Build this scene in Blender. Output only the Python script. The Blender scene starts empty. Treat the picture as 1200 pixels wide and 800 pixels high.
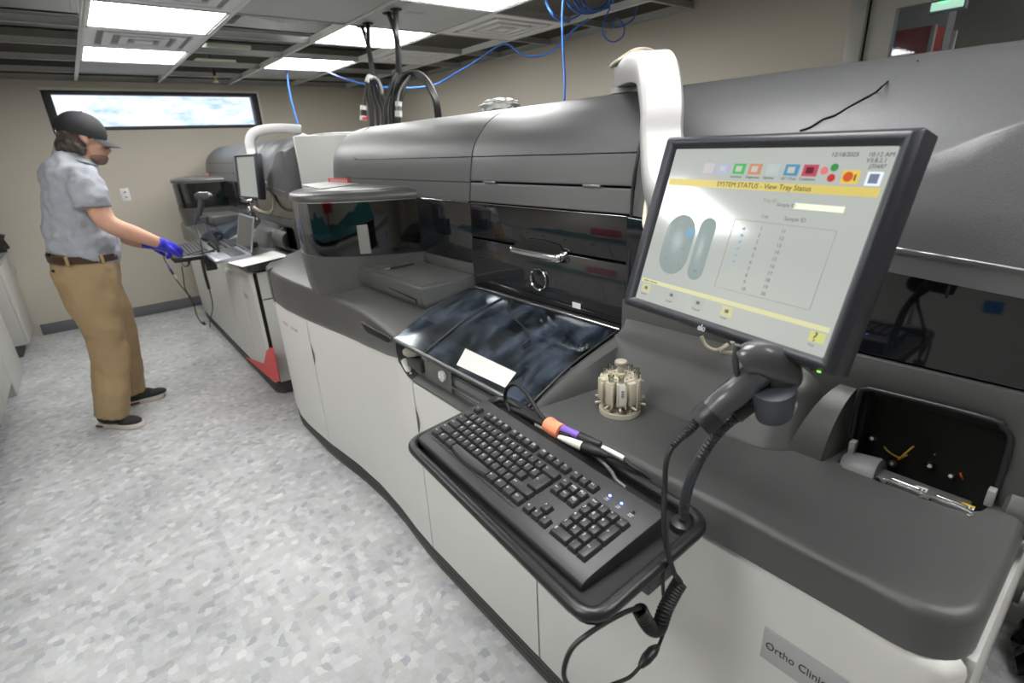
import bpy, bmesh, math, random
from mathutils import Vector, Matrix
random.seed(7)
C = bpy.context.scene.collection
PI = math.pi

# ------------------------------------------------------------------ camera
F = 610.37
RW = Matrix(((0.775, 0.257, -0.577), (-0.630, 0.246, -0.737), (-0.047, 0.934, 0.353)))
def orth(m):
    y = -Vector(m.col[2]); y.normalize()
    r = Vector(m.col[0]); r = (r - y * r.dot(y)).normalized()
    u = r.cross(y).normalized()
    return Matrix((r, u, -y)).transposed()
# world axes seen from the camera: aisle direction and across direction
def axes():
    Y = Vector((78 - 600, -(196 - 400), -F)).normalized()
    X = Vector((1420 - 600, -(128 - 400), -F)).normalized()
    X = (X - Y * X.dot(Y)).normalized()
    Z = X.cross(Y)
    return Matrix((X, Y, Z))
RW = axes()
CAM = Vector((0, 0, 1.43))
def ray(x, y): return RW @ Vector(((x - 600) / F, -(y - 400) / F, -1.0))
def at_x(x, y, X): r = ray(x, y); return CAM + r * (X / r[0])
def at_y(x, y, Y): r = ray(x, y); return CAM + r * (Y / r[1])
def at_z(x, y, Z): r = ray(x, y); return CAM + r * ((Z - CAM[2]) / r[2])
cd = bpy.data.cameras.new('camera'); co = bpy.data.objects.new('camera', cd); C.objects.link(co)
co.matrix_world = Matrix.Translation(CAM) @ RW.to_4x4()
cd.sensor_width = 36; cd.lens = F / 1200 * 36; cd.clip_start = 0.02; cd.clip_end = 200
cd.dof.use_dof = True; cd.dof.focus_distance = 1.15; cd.dof.aperture_fstop = 4.5
bpy.context.scene.camera = co

# ------------------------------------------------------------------ materials
MATS = {}
def mat(name, col=(.5, .5, .5), rough=.5, metal=0, emis=None, estr=0, bump=0, bscale=200, var=0, vscale=5, alpha=None, trans=0, spec=.5, coat=0):
    if name in MATS: return MATS[name]
    m = bpy.data.materials.new(name); m.use_nodes = True; MATS[name] = m
    nt = m.node_tree; b = nt.nodes['Principled BSDF']
    b.inputs['Base Color'].default_value = (*col, 1)
    b.inputs['Roughness'].default_value = rough
    b.inputs['Metallic'].default_value = metal
    b.inputs['Specular IOR Level'].default_value = spec
    b.inputs['Coat Weight'].default_value = coat
    if trans: b.inputs['Transmission Weight'].default_value = trans
    if alpha is not None: b.inputs['Alpha'].default_value = alpha
    if emis: b.inputs['Emission Color'].default_value = (*emis, 1); b.inputs['Emission Strength'].default_value = estr
    tc = nt.nodes.new('ShaderNodeTexCoord')
    if bump:
        n = nt.nodes.new('ShaderNodeTexNoise'); n.inputs['Scale'].default_value = bscale; n.inputs['Detail'].default_value = 2
        nt.links.new(tc.outputs['Object'], n.inputs['Vector'])
        bp = nt.nodes.new('ShaderNodeBump'); bp.inputs['Strength'].default_value = bump; bp.inputs['Distance'].default_value = .002
        nt.links.new(n.outputs['Fac'], bp.inputs['Height']); nt.links.new(bp.outputs['Normal'], b.inputs['Normal'])
    if var:
        n = nt.nodes.new('ShaderNodeTexNoise'); n.inputs['Scale'].default_value = vscale; n.inputs['Detail'].default_value = 3
        nt.links.new(tc.outputs['Object'], n.inputs['Vector'])
        mx = nt.nodes.new('ShaderNodeMix'); mx.data_type = 'RGBA'
        mx.inputs['A'].default_value = (*[c * (1 - var) for c in col], 1); mx.inputs['B'].default_value = (*[min(1, c * (1 + var)) for c in col], 1)
        nt.links.new(n.outputs['Fac'], mx.inputs['Factor']); nt.links.new(mx.outputs['Result'], b.inputs['Base Color'])
    return m
GREY = mat('textured grey shell', (.078, .079, .079), .28, bump=.25, bscale=900, var=.04, vscale=3)
HOOD = mat('textured metallic hood', (.115, .118, .121), .37, metal=.3, bump=.3, bscale=700, var=.04, vscale=3)
DGREY = mat('dark grey plastic', (.045, .045, .046), .45, bump=.2, bscale=500)
CREAM = mat('cream painted panel', (.64, .645, .625), .42, bump=.08, bscale=300, var=.02, vscale=2)
TOE = mat('dark toe kick', (.055, .055, .057), .5, bump=.1, bscale=200)
BLACK = mat('black plastic', (.016, .016, .018), .4, bump=.1, bscale=600)
RUB = mat('black rubber', (.012, .012, .013), .55)
MATTE = mat('matte black pan', (.009, .009, .010), .75)
VOID = mat('black interior', (.004, .004, .004), .8)
GLOSS = mat('black glass', (.008, .009, .011), .04, spec=.6, coat=.3)
CHROME = mat('chrome', (.75, .76, .78), .12, metal=1)
STEEL = mat('brushed steel', (.45, .46, .47), .32, metal=1)
ARMW = mat('white arm plastic', (.44, .44, .44), .4)
WHITE = mat('white plastic', (.70, .70, .69), .35, var=.02, vscale=8)
PAPER = mat('white paper', (.66, .66, .65), .75)
BEIGE = mat('beige plastic', (.52, .48, .38), .45, var=.06, vscale=30)
NAVYB = mat('charcoal monitor plastic', (.026, .028, .036), .34, bump=.12, bscale=800)
KEYM = mat('charcoal key plastic', (.028, .029, .032), .42)
KBM = mat('charcoal keyboard plastic', (.030, .031, .034), .45, bump=.1, bscale=900)
LEGM = mat('white legend ink', (.75, .75, .75), .6)
INK = mat('dark ink', (.03, .03, .03), .6)
REDM = mat('red decal', (.75, .02, .02), .4)
BLUEC = mat('blue cable sheath', (.03, .15, .55), .4)
ORANGE = mat('orange strap', (.95, .30, .16), .7, bump=.3, bscale=400)
PURPLE = mat('purple plastic', (.22, .12, .55), .4)
LED = mat('lit panel diffuser', (.9, .9, .9), .5, emis=(1.0, .99, .97), estr=15)
GREEN = mat('green glow', (.05, .8, .2), .4, emis=(.1, 1, .3), estr=2.5)
GREENL = mat('green indicator', (.2, .8, .1), .4, emis=(.3, 1, .05), estr=1.5)
BLUEL = mat('blue indicator', (.1, .2, 1), .4, emis=(.12, .2, 1), estr=9)
GRID = mat('white ceiling grid', (.80, .82, .78), .45)
TILE = mat('ceiling tile', (.50, .51, .50), .7, bump=.3, bscale=300)
GALV = mat('galvanised steel', (.13, .135, .13), .45, metal=.5, var=.25, vscale=6)
DECKM = mat('dark roof deck', (.045, .045, .042), .7, var=.3, vscale=3)
TAPE = mat('blue tape', (.02, .18, .5), .7)
TEAL = mat('teal cloth', (.006, .08, .085), .8, var=.3, vscale=6)
CAB = mat('grey laminate', (.50, .50, .47), .5, var=.02, vscale=2)
SKIN = mat('skin', (.60, .34, .24), .5, bump=.2, bscale=120, var=.12, vscale=14)
HAIR = mat('grey brown hair', (.055, .042, .034), .6, bump=.9, bscale=90, var=.6, vscale=45)
BEARD = mat('greying beard', (.19, .125, .095), .8, bump=.9, bscale=250, var=.5, vscale=90)
CAPM = mat('black cap cloth', (.012, .013, .016), .75, bump=.4, bscale=600)
SHIRT = mat('heather grey knit', (.34, .36, .40), .85, bump=.5, bscale=500, var=.10, vscale=140)
KHAKI = mat('khaki twill', (.33, .235, .125), .8, bump=.4, bscale=500, var=.10, vscale=6)
BELT = mat('brown leather', (.045, .022, .012), .45, bump=.3, bscale=200)
GLOVE = mat('blue nitrile', (.035, .03, .55), .4, bump=.4, bscale=60)
SHOE = mat('dark mesh shoe', (.022, .024, .024), .8, bump=.6, bscale=400)
SOLE = mat('pale sole', (.62, .58, .52), .6)
MAROON = mat('maroon sole insert', (.14, .02, .03), .5)
SILVER = mat('silver laptop', (.42, .44, .48), .3, metal=.6)
PLASTIC = mat('white crumpled film', (.75, .76, .76), .3, bump=.6, bscale=60)
YEL = mat('yellow wire', (.6, .42, .05), .4)
OWIRE = mat('orange wire', (.6, .15, .02), .4)
CLEAR = mat('clear plastic', (.9, .92, .92), .06, trans=.92)
GAUZE = mat('red print packaging', (.45, .02, .03), .4, var=.5, vscale=25)

def smoked(name, tint, refl=.12, rough=.03):
    """thin smoked acrylic: tinted see-through plus a fresnel mirror"""
    m = bpy.data.materials.new(name); m.use_nodes = True; nt = m.node_tree; nt.nodes.clear()
    o = nt.nodes.new('ShaderNodeOutputMaterial'); t = nt.nodes.new('ShaderNodeBsdfTransparent'); t.inputs['Color'].default_value = (*tint, 1)
    g = nt.nodes.new('ShaderNodeBsdfGlossy'); g.inputs['Roughness'].default_value = rough; g.inputs['Color'].default_value = (.9, .95, 1, 1)
    f = nt.nodes.new('ShaderNodeFresnel'); f.inputs['IOR'].default_value = 1.5
    ma = nt.nodes.new('ShaderNodeMath'); ma.operation = 'MULTIPLY_ADD'; ma.inputs[1].default_value = 1.0; ma.inputs[2].default_value = refl - .04; ma.use_clamp = True
    mx = nt.nodes.new('ShaderNodeMixShader')
    nt.links.new(f.outputs[0], ma.inputs[0]); nt.links.new(ma.outputs[0], mx.inputs[0]); nt.links.new(t.outputs[0], mx.inputs[1]); nt.links.new(g.outputs[0], mx.inputs[2]); nt.links.new(mx.outputs[0], o.inputs[0])
    return m
SMOKE = smoked('smoked acrylic lid', (.52, .57, .63), .12, .09)
nt = SMOKE.node_tree; out_ = [n for n in nt.nodes if n.type == 'OUTPUT_MATERIAL'][0]; top_ = out_.inputs[0].links[0].from_socket
df = nt.nodes.new('ShaderNodeBsdfDiffuse'); df.inputs['Color'].default_value = (.50, .60, .74, 1); m2_ = nt.nodes.new('ShaderNodeMixShader')  # bluish haze mixed into the colour: scratches plus the ceiling's reflection
tc_ = nt.nodes.new('ShaderNodeTexCoord'); mp_ = nt.nodes.new('ShaderNodeMapping'); mp_.inputs['Scale'].default_value = (5, 13, 6); mp_.inputs['Rotation'].default_value = (0, 0, .6)
ns_ = nt.nodes.new('ShaderNodeTexNoise'); ns_.inputs['Scale'].default_value = 1.3; ns_.inputs['Detail'].default_value = 9; ns_.inputs['Roughness'].default_value = .72
cr_ = nt.nodes.new('ShaderNodeMapRange'); cr_.inputs['From Min'].default_value = .46; cr_.inputs['From Max'].default_value = .80; cr_.inputs['To Min'].default_value = .0; cr_.inputs['To Max'].default_value = .15
nt.links.new(tc_.outputs['Object'], mp_.inputs[0]); nt.links.new(mp_.outputs[0], ns_.inputs['Vector']); nt.links.new(ns_.outputs['Fac'], cr_.inputs[0]); nt.links.new(cr_.outputs[0], m2_.inputs[0]); nt.links.new(top_, m2_.inputs[1]); nt.links.new(df.outputs[0], m2_.inputs[2]); nt.links.new(m2_.outputs[0], out_.inputs[0])
SMOKED = smoked('dark smoked window', (.22, .22, .23), .07)
WGLASS = smoked('window glass', (.93, .96, 1.0), .04)
WPANE = smoked('frosted window film', (.93, .96, 1.0), .0, .4)

def node_mat(name):
    m = bpy.data.materials.new(name); m.use_nodes = True
    return m, m.node_tree, m.node_tree.nodes['Principled BSDF']
# vinyl floor with stone chips
FLOORM, nt, b = node_mat('stone chip vinyl')
tc = nt.nodes.new('ShaderNodeTexCoord')
def vor(scale, sx, sy, rnd=.85, off=0):
    mp = nt.nodes.new('ShaderNodeMapping'); mp.inputs['Scale'].default_value = (sx, sy, 1); mp.inputs['Location'].default_value = (off, off, 0); mp.inputs['Rotation'].default_value = (0, 0, off)
    ds = nt.nodes.new('ShaderNodeTexNoise'); ds.inputs['Scale'].default_value = 30
    v = nt.nodes.new('ShaderNodeTexVoronoi'); v.voronoi_dimensions = '2D'; v.distance = 'CHEBYCHEV'; v.inputs['Scale'].default_value = scale; v.inputs['Randomness'].default_value = rnd
    nt.links.new(tc.outputs['Object'], mp.inputs['Vector'])
    nt.links.new(tc.outputs['Object'], ds.inputs['Vector'])
    va = nt.nodes.new('ShaderNodeVectorMath'); va.operation = 'MULTIPLY_ADD'; va.inputs[1].default_value = (.012, .012, 0)
    nt.links.new(ds.outputs['Color'], va.inputs[0]); nt.links.new(mp.outputs['Vector'], va.inputs[2])
    nt.links.new(va.outputs[0], v.inputs['Vector'])
    return v
def ramp(src, stops):
    r = nt.nodes.new('ShaderNodeValToRGB'); e = r.color_ramp.elements
    e[0].position, e[0].color = stops[0][0], (*stops[0][1], 1); e[1].position, e[1].color = stops[-1][0], (*stops[-1][1], 1)
    for p, c in stops[1:-1]:
        x = e.new(p); x.color = (*c, 1)
    nt.links.new(src, r.inputs[0]); return r
v1 = vor(36, 1.15, 1, .62); v2 = vor(24, 1, 1.35, .9, .4)
sp1 = nt.nodes.new('ShaderNodeSeparateColor'); nt.links.new(v1.outputs['Color'], sp1.inputs[0])
sp2 = nt.nodes.new('ShaderNodeSeparateColor'); nt.links.new(v2.outputs['Color'], sp2.inputs[0])
r1 = ramp(sp1.outputs[0], [(0, (.40, .43, .47)), (.07, (.47, .47, .46)), (.14, (.49, .51, .54)), (.22, (.54, .54, .53)), (.5, (.555, .565, .58)), (.8, (.58, .59, .605)), (.92, (.64, .65, .66)), (1, (.69, .70, .70))])
r2 = ramp(sp2.outputs[1], [(0, (.85, .85, .86)), (.2, (1, 1, 1)), (.6, (.95, .96, .97)), (1, (1.06, 1.06, 1.05))])
big = nt.nodes.new('ShaderNodeTexNoise'); big.inputs['Scale'].default_value = 3.2; big.inputs['Detail'].default_value = 6; nt.links.new(tc.outputs['Object'], big.inputs['Vector'])
v3 = vor(30, 1.1, 1, .7, .9); v3.feature = 'DISTANCE_TO_EDGE'
r4 = ramp(v3.outputs['Distance'], [(0, (.90, .90, .90)), (.035, (1, 1, 1))])
r3 = ramp(big.outputs['Fac'], [(.3, (.84, .84, .85)), (.7, (1.10, 1.10, 1.09))])
def mul(a, c):
    m = nt.nodes.new('ShaderNodeMix'); m.data_type = 'RGBA'; m.blend_type = 'MULTIPLY'; m.inputs['Factor'].default_value = 1
    nt.links.new(a, m.inputs['A']); nt.links.new(c, m.inputs['B']); return m.outputs['Result']
nt.links.new(mul(mul(mul(r1.outputs[0], r2.outputs[0]), r3.outputs[0]), r4.outputs[0]), b.inputs['Base Color'])
b.inputs['Roughness'].default_value = .42
# painted wall
WALLM, nt, b = node_mat('beige wall paint')
tc = nt.nodes.new('ShaderNodeTexCoord'); n = nt.nodes.new('ShaderNodeTexNoise'); n.inputs['Scale'].default_value = 180
nt.links.new(tc.outputs['Object'], n.inputs['Vector'])
bp = nt.nodes.new('ShaderNodeBump'); bp.inputs['Strength'].default_value = .12; bp.inputs['Distance'].default_value = .001
nt.links.new(n.outputs['Fac'], bp.inputs['Height']); nt.links.new(bp.outputs['Normal'], b.inputs['Normal'])
b.inputs['Base Color'].default_value = (.49, .455, .385, 1); b.inputs['Roughness'].default_value = .6

# ------------------------------------------------------------------ mesh helpers
def finish(bm, name, m, parent=None, smooth=True, ang=40, mats=None):
    bmesh.ops.remove_doubles(bm, verts=bm.verts, dist=1e-6)
    bmesh.ops.recalc_face_normals(bm, faces=bm.faces)
    me = bpy.data.meshes.new(name); bm.to_mesh(me); bm.free()
    if smooth:
        me.polygons.foreach_set('use_smooth', [True] * len(me.polygons))
        me.set_sharp_from_angle(angle=math.radians(ang))
    o = bpy.data.objects.new(name, me)
    for x in (mats or [m]): me.materials.append(x)
    C.objects.link(o)
    if parent: o.parent = parent
    return o
def bevel_all(bm, w, seg=2, filt=None, ang=30):
    bm.edges.ensure_lookup_table(); bmesh.ops.recalc_face_normals(bm, faces=bm.faces)
    es = [e for e in bm.edges if len(e.link_faces) == 2 and e.calc_face_angle(0) > math.radians(ang) and (filt is None or filt((e.verts[0].co + e.verts[1].co) / 2))]
    if es and w > 0: bmesh.ops.bevel(bm, geom=es, offset=w, segments=seg, profile=.5, affect='EDGES', clamp_overlap=True)
def add_box(bm, lo, hi, M=None):
    vs = [Vector((x, y, z)) for x in (lo[0], hi[0]) for y in (lo[1], hi[1]) for z in (lo[2], hi[2])]
    if M: vs = [M @ v for v in vs]
    v = [bm.verts.new(p) for p in vs]
    for f in ((0, 1, 3, 2), (4, 6, 7, 5), (0, 4, 5, 1), (2, 3, 7, 6), (0, 2, 6, 4), (1, 5, 7, 3)): bm.faces.new([v[i] for i in f])
def box(name, lo, hi, m, parent=None, bev=.003, seg=2, M=None):
    bm = bmesh.new(); add_box(bm, lo, hi, M); bevel_all(bm, bev, seg); return finish(bm, name, m, parent)
PL = {'xy': lambda u, v, d: Vector((u, v, d)), 'yz': lambda u, v, d: Vector((d, u, v)), 'xz': lambda u, v, d: Vector((u, d, v))}
def add_prism(bm, poly, plane, d0, d1, holes=(), M=None):
    f = PL[plane] if isinstance(plane, str) else plane
    loops = [poly] + list(holes); allb = []; allt = []
    for lp in loops:
        B = [bm.verts.new(f(u, v, d0)) for u, v in lp]; T = [bm.verts.new(f(u, v, d1)) for u, v in lp]
        n = len(lp)
        for i in range(n): bm.faces.new((B[i], B[(i + 1) % n], T[(i + 1) % n], T[i]))
        allb.append(B); allt.append(T)
    if holes:
        for grp in (allb, allt):
            es = []
            for lp in grp:
                for i in range(len(lp)): es.append(bm.edges.get((lp[i], lp[(i + 1) % len(lp)])))
            bmesh.ops.triangle_fill(bm, edges=es, use_beauty=True)
    else:
        bm.faces.new(allb[0]); bm.faces.new(allt[0])
def prism(name, poly, plane, d0, d1, m, parent=None, holes=(), bev=.003, seg=2, filt=None):
    bm = bmesh.new(); add_prism(bm, poly, plane, d0, d1, holes); bevel_all(bm, bev, seg, filt); return finish(bm, name, m, parent)
def add_loft(bm, rings, closed=True, cap=True, loop=False):
    vr = [[bm.verts.new(p) for p in r] for r in rings]; n = len(rings[0])
    for a, c in list(zip(vr, vr[1:])) + ([(vr[-1], vr[0])] if loop else []):
        for i in range(n if closed else n - 1):
            j = (i + 1) % n
            try: bm.faces.new((a[i], a[j], c[j], c[i]))
            except ValueError: pass
    if cap and closed and not loop:
        for r in (vr[0], vr[-1]):
            try: bm.faces.new(r)
            except ValueError: pass
def loft(name, rings, m, parent=None, closed=True, cap=True, ang=40, bev=0, loop=False, thick=0):
    bm = bmesh.new(); add_loft(bm, rings, closed, cap, loop); bevel_all(bm, bev, 2)
    if thick:
        bmesh.ops.recalc_face_normals(bm, faces=bm.faces); bmesh.ops.solidify(bm, geom=bm.faces[:], thickness=thick)
    return finish(bm, name, m, parent, ang=ang)
def spline(pts, k=6, closed=False):
    pts = [Vector(p) for p in pts]; n = len(pts); out = []
    g = (lambda i: pts[i % n]) if closed else (lambda i: pts[max(0, min(n - 1, i))])
    for i in range(n if closed else n - 1):
        a, b_, c, d = g(i - 1), g(i), g(i + 1), g(i + 2)
        for s in range(k):
            t = s / k
            out.append(.5 * ((2 * b_) + (c - a) * t + (2 * a - 5 * b_ + 4 * c - d) * t * t + (3 * b_ - a - 3 * c + d) * t ** 3))
    if not closed: out.append(pts[-1])
    return out
def add_tube(bm, pts, r, seg=8, closed=False, flat=1.0):
    pts = [Vector(p) for p in pts]; n = len(pts); rad = r if isinstance(r, (list, tuple)) else [r] * n
    T = []
    for i in range(n):
        a = pts[(i - 1) % n] if closed or i else pts[0]; c = pts[(i + 1) % n] if closed or i < n - 1 else pts[-1]
        T.append((c - a).normalized() if (c - a).length > 1e-9 else Vector((0, 0, 1)))
    up = Vector((0, 0, 1)) if abs(T[0].z) < .9 else Vector((1, 0, 0))
    N = (up - T[0] * up.dot(T[0])).normalized(); rings = []
    for i in range(n):
        N = (N - T[i] * N.dot(T[i])); N = N.normalized() if N.length > 1e-6 else T[i].orthogonal().normalized()
        B = T[i].cross(N)
        rings.append([pts[i] + (N * math.cos(2 * PI * j / seg) + B * math.sin(2 * PI * j / seg) * flat) * rad[i] for j in range(seg)])
    add_loft(bm, rings, True, not closed, closed)
def tube(name, pts, r, m, parent=None, seg=8, k=6, closed=False, flat=1.0):
    bm = bmesh.new(); p = spline(pts, k, closed) if k else pts
    if isinstance(r, (list, tuple)) and k:
        rr = []
        for i in range(len(r) - 1):
            for s in range(k): rr.append(r[i] + (r[i + 1] - r[i]) * s / k)
        rr.append(r[-1]); r = rr
    add_tube(bm, p, r, seg, closed, flat); return finish(bm, name, m, parent, ang=60)
def frame_of(axis):
    a = Vector(axis).normalized(); u = a.orthogonal().normalized(); return Matrix((u, a.cross(u), a)).transposed().to_4x4()
def add_lathe(bm, prof, base=(0, 0, 0), axis=(0, 0, 1), seg=24, sx=1, sy=1):
    M = Matrix.Translation(base) @ (frame_of(axis) if tuple(axis) != (0, 0, 1) else Matrix.Identity(4))
    add_loft(bm, [[M @ Vector((r * sx * math.cos(2 * PI * j / seg), r * sy * math.sin(2 * PI * j / seg), z)) for j in range(seg)] for r, z in prof])
def lathe(name, prof, m, parent=None, base=(0, 0, 0), axis=(0, 0, 1), seg=24, ang=40, sx=1, sy=1):
    bm = bmesh.new(); add_lathe(bm, prof, base, axis, seg, sx, sy); return finish(bm, name, m, parent, ang=ang)
def text_mesh(cu, name):
    f = bpy.data.objects.new('tmp_text', cu); C.objects.link(f); dg = bpy.context.evaluated_depsgraph_get()
    me = bpy.data.meshes.new_from_object(f.evaluated_get(dg)); bpy.data.objects.remove(f); me.name = name
    o = bpy.data.objects.new(name, me); C.objects.link(o); return o
def text(name, s, size, M, m, parent=None, ext=.0003, align='LEFT', sx=1):
    cu = bpy.data.curves.new(name, 'FONT'); cu.body = s; cu.size = size; cu.extrude = ext; cu.align_x = align; cu.align_y = 'CENTER'; cu.resolution_u = 3
    cu.materials.append(m); o = text_mesh(cu, name)
    o.matrix_world = M @ Matrix.Scale(sx, 4, (1, 0, 0))
    if parent: o.parent = parent
    return o
def basis(o, x, y):
    x = Vector(x).normalized(); y = Vector(y).normalized(); z = x.cross(y).normalized(); y = z.cross(x)
    return Matrix.Translation(o) @ Matrix((x, y, z)).transposed().to_4x4()
def tag(o, label, cat, group=None, kind=None):
    o['label'] = label; o['category'] = cat
    if group: o['group'] = group
    if kind: o['kind'] = kind
    return o
def thing(name, label, cat, loc=(0, 0, 0), group=None):
    o = bpy.data.objects.new(name, None); C.objects.link(o); o.location = loc; o.empty_display_size = .05
    bpy.context.view_layer.update() if False else None
    return tag(o, label, cat, group)
def keep(o, par):
    """parent without moving: par is an unrotated empty"""
    o.parent = par; o.matrix_parent_inverse = Matrix.Translation(par.location).inverted(); return o
def struct(o): o['kind'] = 'structure'; return o

# ------------------------------------------------------------------ the room
BW, RWX, LW, CZ, NY = 6.25, 3.10, -1.28, 2.125, -2.4
struct(box('floor', (LW - .1, NY - .1, -.05), (6.6, BW + .1, 0), FLOORM, bev=0))
# back wall with a window hole
prism_b = prism('wall_back', [(LW - .1, 0), (RWX + .1, 0), (RWX + .1, 2.75), (LW - .1, 2.75)], 'xz', BW, BW + .16, WALLM,
                holes=[[(-.01, 1.725), (1.715, 1.725), (1.715, 2.05), (-.01, 2.05)]], bev=0); struct(prism_b)
# right wall with a glazed door hole
struct(prism('wall_right', [(NY, 0), (-.02, 0), (-.02, 2.12), (1.125, 2.12), (1.125, 0), (BW, 0), (BW, 2.75), (NY, 2.75)], 'yz', RWX, RWX + .12, WALLM, bev=0))
struct(box('wall_left', (LW - .1, NY, 0), (LW, BW, 2.75), WALLM, bev=0))
struct(box('wall_front', (LW - .1, NY - .1, 0), (RWX + .1, NY, 2.75), WALLM, bev=0))
struct(box('baseboard_back', (-.56, BW - .012, 0), (RWX, BW, .10), mat('grey vinyl base', (.13, .135, .145), .45), bev=.003))
struct(box('baseboard_right', (RWX - .012, 1.2, 0), (RWX, BW - .012, .10), MATS['grey vinyl base'], bev=.003))
PLEN = mat('painted plenum shade', (.085, .078, .062), .8, var=.3, vscale=4)  # dark bands put the plenum's shade into the wall colour above the grid
struct(box('wall_back_shade', (LW, BW - .012, 2.17), (RWX, BW - .002, 2.6), PLEN, bev=0)); struct(box('wall_right_shade', (RWX - .012, 2.07, 2.17), (RWX - .002, BW - .012, 2.6), PLEN, bev=0)); struct(box('wall_left_shade', (LW + .002, NY, 2.17), (LW + .012, BW - .012, 2.6), PLEN, bev=0))
# window: pale reveal, dark frame, pane
wn = bpy.data.objects.new('window_1', None); C.objects.link(wn); struct(wn)
bm = bmesh.new()
for lo, hi in (((-.012, BW - .004, 2.05), (1.735, BW + .15, 2.07)), ((1.715, BW - .004, 1.725), (1.735, BW + .15, 2.05))): add_box(bm, lo, hi)
finish(bm, 'window_reveal', mat('pale reveal', (.62, .62, .56), .5), wn)
prism('window_frame', [(-.011, 1.724), (1.716, 1.724), (1.716, 2.051), (-.011, 2.051)], 'xz', BW + .006, BW + .09, mat('dark bronze frame', (.02, .022, .025), .4), wn,
      holes=[[(.055, 1.757), (1.66, 1.757), (1.66, 2.018), (.055, 2.018)]], bev=.003)
box('window_pane', (.05, BW + .05, 1.75), (1.665, BW + .056, 2.02), WPANE, wn, bev=0)
# roof deck above the open grid: ribbed
bm = bmesh.new()
x = LW
while x < RWX:
    add_box(bm, (x, NY, 2.60), (x + .10, BW, 2.70)); add_box(bm, (x + .10, NY, 2.66), (x + .2, BW, 2.70)); x += .2
struct(finish(bm, 'ceiling', DECKM))
bm = bmesh.new()
for i in range(6):
    y = 2.9 + i * .61
    add_box(bm, (LW, y, 2.46), (RWX, y + .012, 2.60)); add_box(bm, (LW, y, 2.46), (RWX, y + .05, 2.468))
struct(finish(bm, 'beam', GALV))
# suspended grid
XS = [-.965, -.355, .255, .865, 1.475, 2.085, 2.695]; YS = [-1.59, -.98, -.37, .24, .85, 1.46, 2.07, 2.68, 3.29, 3.90, 4.51, 5.12, 5.73]
bm = bmesh.new()
for X in XS:
    y0 = 2.07 if X > 1.5 else NY
    add_box(bm, (X - .012, y0, CZ), (X + .012, BW, CZ + .003)); add_box(bm, (X - .0015, y0, CZ), (X + .0015, BW, CZ + .038))
struct(finish(bm, 'ceiling_grid', GRID)); bm = bmesh.new()
for Y in YS:
    x1 = RWX if Y > 2 else 1.475
    add_box(bm, (LW, Y - .012, CZ + .0005), (x1, Y + .012, CZ + .0035)); add_box(bm, (LW, Y - .0015, CZ), (x1, Y + .0015, CZ + .038))
add_box(bm, (RWX - .022, 2.07, CZ - .001), (RWX, BW, CZ + .003)); add_box(bm, (LW, BW - .022, CZ - .001), (RWX, BW, CZ + .003))
add_box(bm, (RWX - .003, 2.07, CZ), (RWX, BW, CZ + .03)); add_box(bm, (LW, BW - .003, CZ), (RWX, BW, CZ + .03)); add_box(bm, (LW, NY, CZ), (LW + .02, BW, CZ + .003))
struct(finish(bm, 'ceiling_crossbar', mat('galvanised tee', (.40, .41, .40), .4, metal=.3)))
def cell(ix, iy): return XS[ix] + .013, YS[iy] + .013, XS[ix + 1] - .013, (YS[iy + 1] if iy + 1 < len(YS) else BW - .01) - .013
light_label = {(2, 8): 'square lit ceiling panel nearest above the man in the cap, large at top left', (2, 10): 'square lit ceiling panel above the window wall, over the man, behind the round vent',
               (4, 8): 'square lit ceiling panel just beyond the drilled tile where black hoses pass', (4, 10): 'square lit ceiling panel close to the window wall, right column of lights',
               (4, 6): 'square lit ceiling panel on the near side of the tile with black hoses'}
light_label[(2, 10)] = 'square lit ceiling panel nearest the window, left column, beyond the square vent'
def ceil_light(ix, iy, label, group='flat lit ceiling panels'):
    x0, y0, x1, y1 = cell(ix, iy)
    t = thing('ceiling_light', label, 'light', ((x0 + x1) / 2, (y0 + y1) / 2, CZ + .004), group)
    w, h = (x1 - x0) / 2, (y1 - y0) / 2
    prism('frame', [(-w, -h), (w, -h), (w, h), (-w, h)], 'xy', 0, .012, GRID, t, holes=[[(-w + .012, -h + .012), (w - .012, -h + .012), (w - .012, h - .012), (-w + .012, h - .012)]], bev=0)
    box('diffuser', (-w + .011, -h + .011, .002), (w - .011, h - .011, .010), LED, t, bev=0)
for k_, l_ in light_label.items(): ceil_light(*k_, l_)
for k_ in ((0, 6), (2, 3), (0, 3), (3, 1)):  # unseen panels: one read off the monitor glare, others placed to light the foreground
    ceil_light(*k_, 'unseen square lit ceiling panel over the near half of the aisle', 'unseen lit ceiling panels over the near aisle')
def tile(ix, iy, m=TILE):
    x0, y0, x1, y1 = cell(ix, iy); struct(box('ceiling_tile', (x0, y0, CZ + .005), (x1, y1, CZ + .018), m, bev=.002))
for k_ in ((2, 11), (4, 11), (3, 7), (4, 7), (0, 4), (0, 2), (1, 4), (1, 3), (1, 2), (2, 2), (3, 2), (3, 3), (3, 4), (4, 4), (2, 4), (2, 5), (3, 5), (4, 5), (1, 5), (0, 5), (1, 6), (2, 6), (3, 6), (4, 2), (4, 1), (0, 1), (2, 1), (1, 1), (4, 3), (2, 0), (3, 0), (1, 0), (0, 0), (4, 0)): tile(*k_)
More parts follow.
